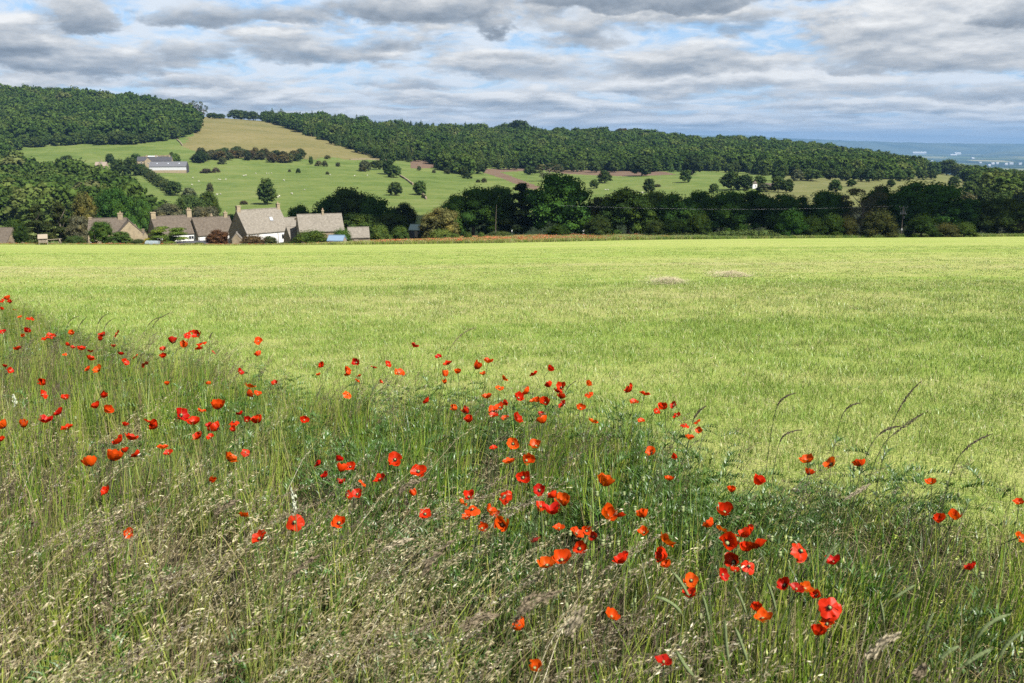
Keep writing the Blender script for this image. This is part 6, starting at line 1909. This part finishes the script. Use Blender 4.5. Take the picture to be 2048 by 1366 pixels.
def poppy(px, py, s, hue, label, hh=None):
    h = hh if hh is not None else 0.55 + PR.uniform(-0.05, 0.06)
    x, y = near_hit(px, py, h)
    x, y = x, y
    zg = float(ground_z(x, y))
    head = Vector((x, y, float(t_of(py)) * y + EYE))
    big = s >= 17
    fi = PR.choices(range(6), [0.8, 2.8, 3.2, 2.6, 1.1, 0.9])[0]
    if 'd' == hue: fi = PR.choice([1, 2, 2, 3])
    nm, pm = FORMS[fi]
    R = min(max(s * y / FPX * 0.5, 0.016), 0.056) * (1.15, 1.28, 1.45, 1.62, 1.75, 1.22)[fi] * (1.14 if s < 20 else 1.03)
    cd = Vector((-x, -y, 0)).normalized()
    az_ = math.atan2(cd.y, cd.x) + (PR.gauss(0, 1.2) if PR.random() < 0.62 else PR.uniform(-3, 3))
    tilt = PR.uniform(0.1, 1.05)
    ax = Vector((math.cos(az_) * math.sin(tilt), math.sin(az_) * math.sin(tilt), math.cos(tilt)))
    basep = Vector((x + PR.uniform(-0.09, 0.03), y + PR.uniform(-0.05, 0.06), 0))
    basep.z = float(ground_z(basep.x, basep.y)) - 0.01
    root = empty('poppy_flower', basep)
    look = '%s %s poppy, ' % (nm if len((nm + ' ' + HUE[hue] + ' poppy ' + label).split()) <= 16 else '', HUE[hue]); look = look.strip() + ' '
    tag(root, look + label, 'poppy', 'poppies in the verge')
    top = head - ax * R * 0.02 - basep
    H = top.z
    mid = Vector((top.x * 0.30, top.y * 0.30, H * 0.55))
    k3 = top - ax * min(0.07, H * 0.25)
    pts = [Vector((0, 0, 0)), mid, (mid + k3) / 2 + Vector((0, 0, H * 0.03)), k3, top]
    MB().tube(pts, [0.0024, 0.0021, 0.0019, 0.0017, 0.0019], 5).obj('stem', STEM, root)
    q = ax.to_track_quat('Z', 'Y')
    spin = PR.uniform(0, 6.28)
    from mathutils import Quaternion, Matrix
    col = RED[hue]; j = PR.uniform(0.9, 1.12)
    col = (col[0] * j, col[1] * PR.uniform(0.8, 1.3), col[2])
    def addp(name, me, a, sc=R):
        o = link(name, me, root, None, col)
        o.rotation_mode = 'QUATERNION'
        o.rotation_quaternion = q @ Quaternion((0, 0, 1), spin + a)
        o.location = top
        o.scale = (sc, sc, sc)
        return o
    if big:
        for k, a in enumerate((0, math.pi, math.pi / 2, -math.pi / 2)):
            o = addp('petal', pm[k], a + PR.gauss(0, 0.12), R * PR.uniform(0.92, 1.08))
        addp('seed_capsule', POD_IN, 0); addp('stamens', STAMENS, 0)
    else:
        addp('flower_head', HEADS[fi], 0)
        addp('seed_capsule', POD_IN, 0)
for desc, rows in POP:
    rows = sorted(rows, key=lambda r: r[0])
    for i, (px, py, s, hue) in enumerate(rows):
        poppy(px, py, s, hue, '%s from left %s' % (ORD[i], desc))

# green seed pods and nodding buds among them
_m = MB(); _m.ball((0, 0, 0.0), 0.0065, 6, 8, 1.35); _m.tube([(0, 0, 0.008), (0, 0, 0.0105)], [0.006, 0.0068], 8)
POD_M = _m.mesh('pod', POD, True)
_m = MB(); _m.ball((0, 0, -0.008), 0.0058, 7, 8, 1.7)
BUD_M = _m.mesh('bud', material('bud_green', lambda t: principled(t, t.mix(t.noise(objco(t), 90, 2), (0.16, 0.20, 0.075), (0.27, 0.30, 0.13)), 0.9)), True)
_m = MB(); _m.tube([(0, 0, 0), (0.01, 0, 0.22), (0.0, 0.005, 0.405)], [0.0016, 0.0014, 0.0011], 5)
POD_STEM = _m.mesh('stem', STEM)
_m = MB(); _m.tube([(0, 0, 0), (0.005, 0, 0.22), (0.0, 0, 0.39), (0.012, 0, 0.415), (0.026, 0, 0.405), (0.030, 0, 0.385)], [0.0016, 0.0014, 0.0012, 0.0011, 0.001, 0.001], 5)
BUD_STEM = _m.mesh('stem', STEM)
POD_PX = [(1003,952),(1022,949),(1018,966),(1072,1003),(1071,1040),(1085,1040),(1067,1010),(1193,1003),(1224,1058),(1258,985),(1284,972),(1296,966),(1250,988),(1265,1030),(1270,1045),(1222,1062),(1213,1076),(1190,1082),(1202,1105),(1216,1122),(1248,1140),(1233,1124),(1137,1100),(1149,1185),(1157,1208),(1115,1220),(1170,1150),(1180,1130),(1097,1146),(1220,1190),(1282,1195),(1290,1130),(1270,1215),(1370,1080),(1438,1068),(1458,1095),(1463,1103),(1443,1078),(1557,1109),(1542,1110),(1580,1080),(1548,1142),(1536,1140),(1590,1142),(1526,1142),(1668,1005),(1660,1002),(1700,955),(1709,951),(1645,973),(1890,989),(1902,993),(1365,1045),(1300,935),(1315,955),(925,1020),(940,1042),(1060,930),(1110,855),(1085,905),(950,890),(975,870),(660,880),(480,900),(350,850),(195,842),(150,838),(1730,1015),(1815,1120),(1960,1180),(1420,1240),(1345,1300),(1480,1300)]
NP = [0, 0]
for i, (px, py) in enumerate(sorted(POD_PX)):
    bud = i % 3 == 2
    NP[bud] += 1
    nth = (_ONES[NP[bud]] if NP[bud] < 20 else ordinal(NP[bud]))
    x, y = near_hit(px, py, 0.40)
    y += 0.0
    root = empty('poppy_bud' if bud else 'poppy_seed_pod', (x, y, float(ground_z(x, y)) - 0.005), PR.uniform(0, 6.28))
    s = PR.uniform(0.92, 1.12)
    root.scale = (1, 1, s)
    if bud:
        tag(root, 'nodding green poppy bud on a hooked stalk, %s such bud from the left' % nth, 'poppy bud', 'poppy buds in the verge')
        link('stem', BUD_STEM, root)
        o = link('bud', BUD_M, root, (0.030, 0, 0.387)); o.scale = (1.15, 1.15, 1.15)
    else:
        tag(root, 'pale green poppy seed pod on a thin stalk, %s such pod from the left' % nth, 'seed pod', 'poppy seed pods in the verge')
        link('stem', POD_STEM, root)
        k = PR.uniform(0.85, 1.35)
        o = link('pod', POD_M, root, (0.0, 0.005, 0.412)); o.scale = (k, k, k)

# ------------------------------------------------------------------ single grass stalks that stand out
STALK_MAT = {'dark': material('dark_stalk', lambda t: principled(t, t.mix(t.noise(objco(t), 80, 3), (0.060, 0.050, 0.032), (0.135, 0.105, 0.068)), 0.9)),
             'straw': material('straw_stalk', lambda t: principled(t, t.mix(t.noise(objco(t), 80, 3), (0.34, 0.28, 0.17), (0.55, 0.47, 0.33)), 0.9)),
             'brown': material('brown_stalk', lambda t: principled(t, t.mix(t.noise(objco(t), 80, 3), (0.19, 0.145, 0.09), (0.33, 0.265, 0.17)), 0.9)),
             'grey': material('timothy_green', lambda t: principled(t, t.mix(t.noise(objco(t), 160, 3), (0.12, 0.165, 0.06), (0.22, 0.27, 0.115)), 0.95)),
             'white': material('pale_ear', lambda t: principled(t, t.mix(t.noise(objco(t), 90, 3), (0.42, 0.47, 0.32), (0.68, 0.70, 0.54)), 0.9)),
             'stem': material('stalk_stem', lambda t: principled(t, (0.135, 0.145, 0.055), 0.85)),
             'darkstem': material('dark_stalk_stem', lambda t: principled(t, (0.06, 0.065, 0.03), 0.9))}
def stalk(tip, neck, foot, Yd, style, label, r=0.0045, thick=1.0):
    """a bent stalk: picture points of its tip, of the neck of the seed head and of where it goes into the grass, all at distance Yd"""
    P = []
    for (px, py) in (tip, neck, foot):
        P.append(Vector((float(u_of(px, py)) * Yd, Yd, float(t_of(py)) * Yd + EYE)))
    T, N, Fp = P
    zb = float(ground_z(Fp.x, Yd))
    B = Vector((Fp.x - (N.x - Fp.x) * 0.25, Yd + 0.02, min(zb, Fp.z - 0.05)))
    root = empty('grass_stalk', B)
    tag(root, label, 'grass stalk', 'single stalks standing out of the verge')
    def bez(a, b, c, n):
        return [(a.lerp(b, i / n)).lerp(b.lerp(c, i / n), i / n) for i in range(n + 1)]
    st = bez(B, Fp + (Fp - B) * 0.1, N, 8)
    MB().tube([p - B for p in st], [0.0016 * thick] * 9, 5).obj('stem', STALK_MAT['darkstem' if style == 'dark' else 'stem'], root)
    d0 = (N - st[-2]).normalized()
    hd = bez(N, N + d0 * (T - N).length * 0.5, T, 16)
    g_ = random.Random(int(tip[0] * 7 + tip[1]))
    m = MB()
    if style == 'grey':
        prof = [min(1, 0.55 + i * 0.2) * (1 if i < 14 else 0.75 - 0.25 * (i - 14)) for i in range(17)]
        m.tube([p - B for p in hd], [max(0.2, q) * r * g_.uniform(0.9, 1.08) for q in prof], 7)
        for i in range(120):
            p = hd[g_.randrange(1, 16)] - B
            a = g_.uniform(0, 6.28); dv = Vector((math.cos(a), g_.uniform(-1, 1), math.sin(a))).normalized()
            q = p + dv * r * 1.5 + d0 * 0.004
            sd = dv.cross(d0).normalized() * 0.0007
            m.poly([p + dv * r * 0.8 - sd, p + dv * r * 0.8 + sd, q])
    else:
        m.tube([p - B for p in hd], [0.0011 * thick] * 17, 4)
        nspk = 190 if style != 'white' else 60
        for i in range(nspk):
            f = g_.random() ** 0.9
            k = min(15, int(f * 16)); p = hd[k].lerp(hd[k + 1], f * 16 - k) - B
            t_ = (hd[k + 1] - hd[k]).normalized()
            w_ = math.sin(math.pi * min(1, 0.12 + 0.86 * f)) ** 0.8
            off = Vector((g_.gauss(0, 1), g_.gauss(0, 1), g_.gauss(0, 1))) * r * 0.95 * w_
            d = (t_ + Vector((g_.gauss(0, 1), g_.gauss(0, 1), g_.gauss(0, 1))) * (0.22 if style != 'white' else 0.4)).normalized()
            L = g_.uniform(0.004, 0.0075) * (1.4 if style == 'white' else 1.0)
            s_ = d.cross(Vector((g_.gauss(0, 1), g_.gauss(0, 1), g_.gauss(0, 1)))).normalized() * L * 0.32
            c = p + off
            m.poly([c - d * L, c + s_, c + d * L, c - s_])
    o = m.obj('seed_head', STALK_MAT[style], root)
    return root
ST = [
 ((345,625), (305,655), (292,690), 8.6, 'dark', 'longest dark bent stalk against the field above the upper left poppies', 0.006),
 ((328,633), (296,652), (278,688), 8.7, 'dark', 'dark stalk just under the longest bent one', 0.005),
 ((217,627), (196,648), (190,672), 9.2, 'dark', 'dark curved stalk above the second left row of poppies', 0.006),
 ((173,634), (157,656), (150,676), 9.3, 'dark', 'dark thin stalk left of the curved one', 0.005),
 ((227,637), (208,660), (204,684), 9.0, 'dark', 'short dark stalk right of the curved one', 0.005),
 ((158,632), (136,648), (126,675), 9.6, 'dark', 'faint dark stalk leaning by the left row of poppies', 0.004),
 ((425,665), (420,676), (418,700), 8.0, 'dark', 'little upright stalk right of the tall clump of poppies', 0.005),
 ((950,655), (905,690), (880,735), 7.4, 'brown', 'fine brown stalk bent over the middle top poppies', 0.004),
 ((1150,763), (1130,785), (1112,830), 6.2, 'dark', 'dark stalk leaning out of the dense centre cluster', 0.003),
 ((1412,812), (1388,838), (1372,885), 4.9, 'dark', 'thick dark stalk leaning by the right edge poppies', 0.007),
 ((1592,786), (1555,812), (1538,862), 4.3, 'dark', 'dark stalk bent alone over the mown field', 0.005),
 ((1604,860), (1560,884), (1545,930), 4.0, 'dark', 'second dark stalk bent over the field below the lone one', 0.004),
 ((1842,763), (1795,825), (1760,905), 3.9, 'dark', 'tall dark stalk reaching highest over the field', 0.004),
 ((1846,827), (1788,868), (1735,915), 3.8, 'dark', 'heavy dark stalk above the bare-topped right row', 0.008),
 ((1800,853), (1760,868), (1715,915), 3.8, 'dark', 'dark stalk drooping beside the heavy one', 0.006),
 ((1720,806), (1690,822), (1668,860), 4.3, 'dark', 'thin dark stalk curving left of the tall one', 0.004),
 ((1985,868), (1925,905), (1890,950), 3.7, 'dark', 'dark stalk at the far right against the field', 0.005),
 ((1740,968), (1690,1000), (1655,1030), 3.4, 'straw', 'pale straw ear over the wild oats', 0.005),
 ((852,958), (800,985), (762,1045), 2.9, 'brown', 'thick brown seed head under the shaded poppies', 0.007),
 ((640,1110), (575,1160), (520,1235), 2.2, 'brown', 'long brown seed head slanting in the left middle', 0.006),
 ((826,1078), (765,1100), (720,1135), 2.5, 'straw', 'pale straw ear pointing at the central heap', 0.005),
 ((905,1082), (845,1150), (800,1250), 2.1, 'brown', 'long brown seed head rising to the central heap', 0.007),
 ((1122,1182), (1040,1225), (985,1285), 1.75, 'brown', 'blurred brown head across the bottom poppy', 0.006),
 ((1068,1186), (1030,1245), (1010,1310), 1.8, 'brown', 'upright brown head by the bottom poppy', 0.005),
 ((995,1230), (925,1258), (860,1330), 1.7, 'brown', 'brown head lying low at the bottom', 0.006),
 ((1170,1215), (1135,1270), (1105,1350), 1.6, 'straw', 'fat pale oat-like head at the bottom', 0.008),
 ((1798,1266), (1735,1315), (1705,1362), 1.7, 'straw', 'straw coloured head at the bottom right', 0.006),
 ((1850,1330), (1830,1350), (1815,1366), 1.6, 'brown', 'stubby brown head at the bottom right', 0.006),
 ((480,1000), (430,1030), (395,1085), 2.8, 'brown', 'brown seed head crossing the left silver grasses', 0.006),
 ((583,978), (591,1022), (594,1062), 2.9, 'white', 'upright whitish wheat ear above the big red poppy', 0.005),
 ((27,790), (30,812), (31,840), 5.2, 'white', 'pale wheat ear at the left edge', 0.006),
 ((1345,1144), (1378,1196), (1392,1240), 2.35, 'grey', 'grey-green timothy head crossing the red stacked poppies', 0.0045),
 ((1312,1194), (1362,1226), (1385,1270), 2.2, 'grey', 'arched grey-green timothy head below the crossed poppy', 0.0045),
 ((1353,1302), (1385,1350), (1400,1380), 1.75, 'grey', 'grey-green timothy head at the bottom', 0.0045),
 ((1450,1240), (1457,1322), (1462,1366), 1.9, 'grey', 'upright timothy head left of a slanting one', 0.0042),
 ((1470,1255), (1494,1320), (1505,1366), 1.9, 'grey', 'slanting timothy head beside the upright one', 0.0042),
 ((1405,1190), (1418,1245), (1424,1290), 2.2, 'grey', 'thin timothy head right of the red pair', 0.004),
 ((1535,1165), (1552,1222), (1560,1270), 2.3, 'grey', 'timothy head right of the folded orange poppy', 0.004),
 ((1470,1172), (1492,1225), (1505,1270), 2.3, 'grey', 'timothy head left of the folded orange poppy', 0.004),
 ((1678,1088), (1645,1130), (1622,1190), 2.6, 'grey', 'curved blue-green stalk over the dark red poppy', 0.0045),
 ((1830,1170), (1790,1195), (1735,1240), 2.3, 'grey', 'arched timothy head in the right middle', 0.004),
 ((1760,1200), (1768,1245), (1772,1290), 2.3, 'grey', 'short upright timothy head in the right middle', 0.004),
 ((1868,1225), (1852,1262), (1846,1310), 2.1, 'grey', 'straight timothy head at the lower right', 0.004),
 ((2022,1228), (1955,1275), (1925,1340), 1.9, 'grey', 'long timothy head leaning at the right edge', 0.0042),
 ((1985,1297), (1930,1330), (1900,1366), 1.8, 'grey', 'lower timothy head leaning at the right edge', 0.0042),
 ((1918,1292), (1880,1320), (1850,1366), 1.85, 'grey', 'timothy head arching before the leaning ones', 0.0042),
 ((2046,1262), (2000,1310), (1975,1366), 1.85, 'grey', 'timothy head cut by the right edge', 0.0042),
]
for (tip, neck, foot, Yd, style, lb, r) in ST:
    stalk(tip, neck, foot, Yd, style, lb, r * (0.5 if style == 'dark' else 1.0), 1.0)
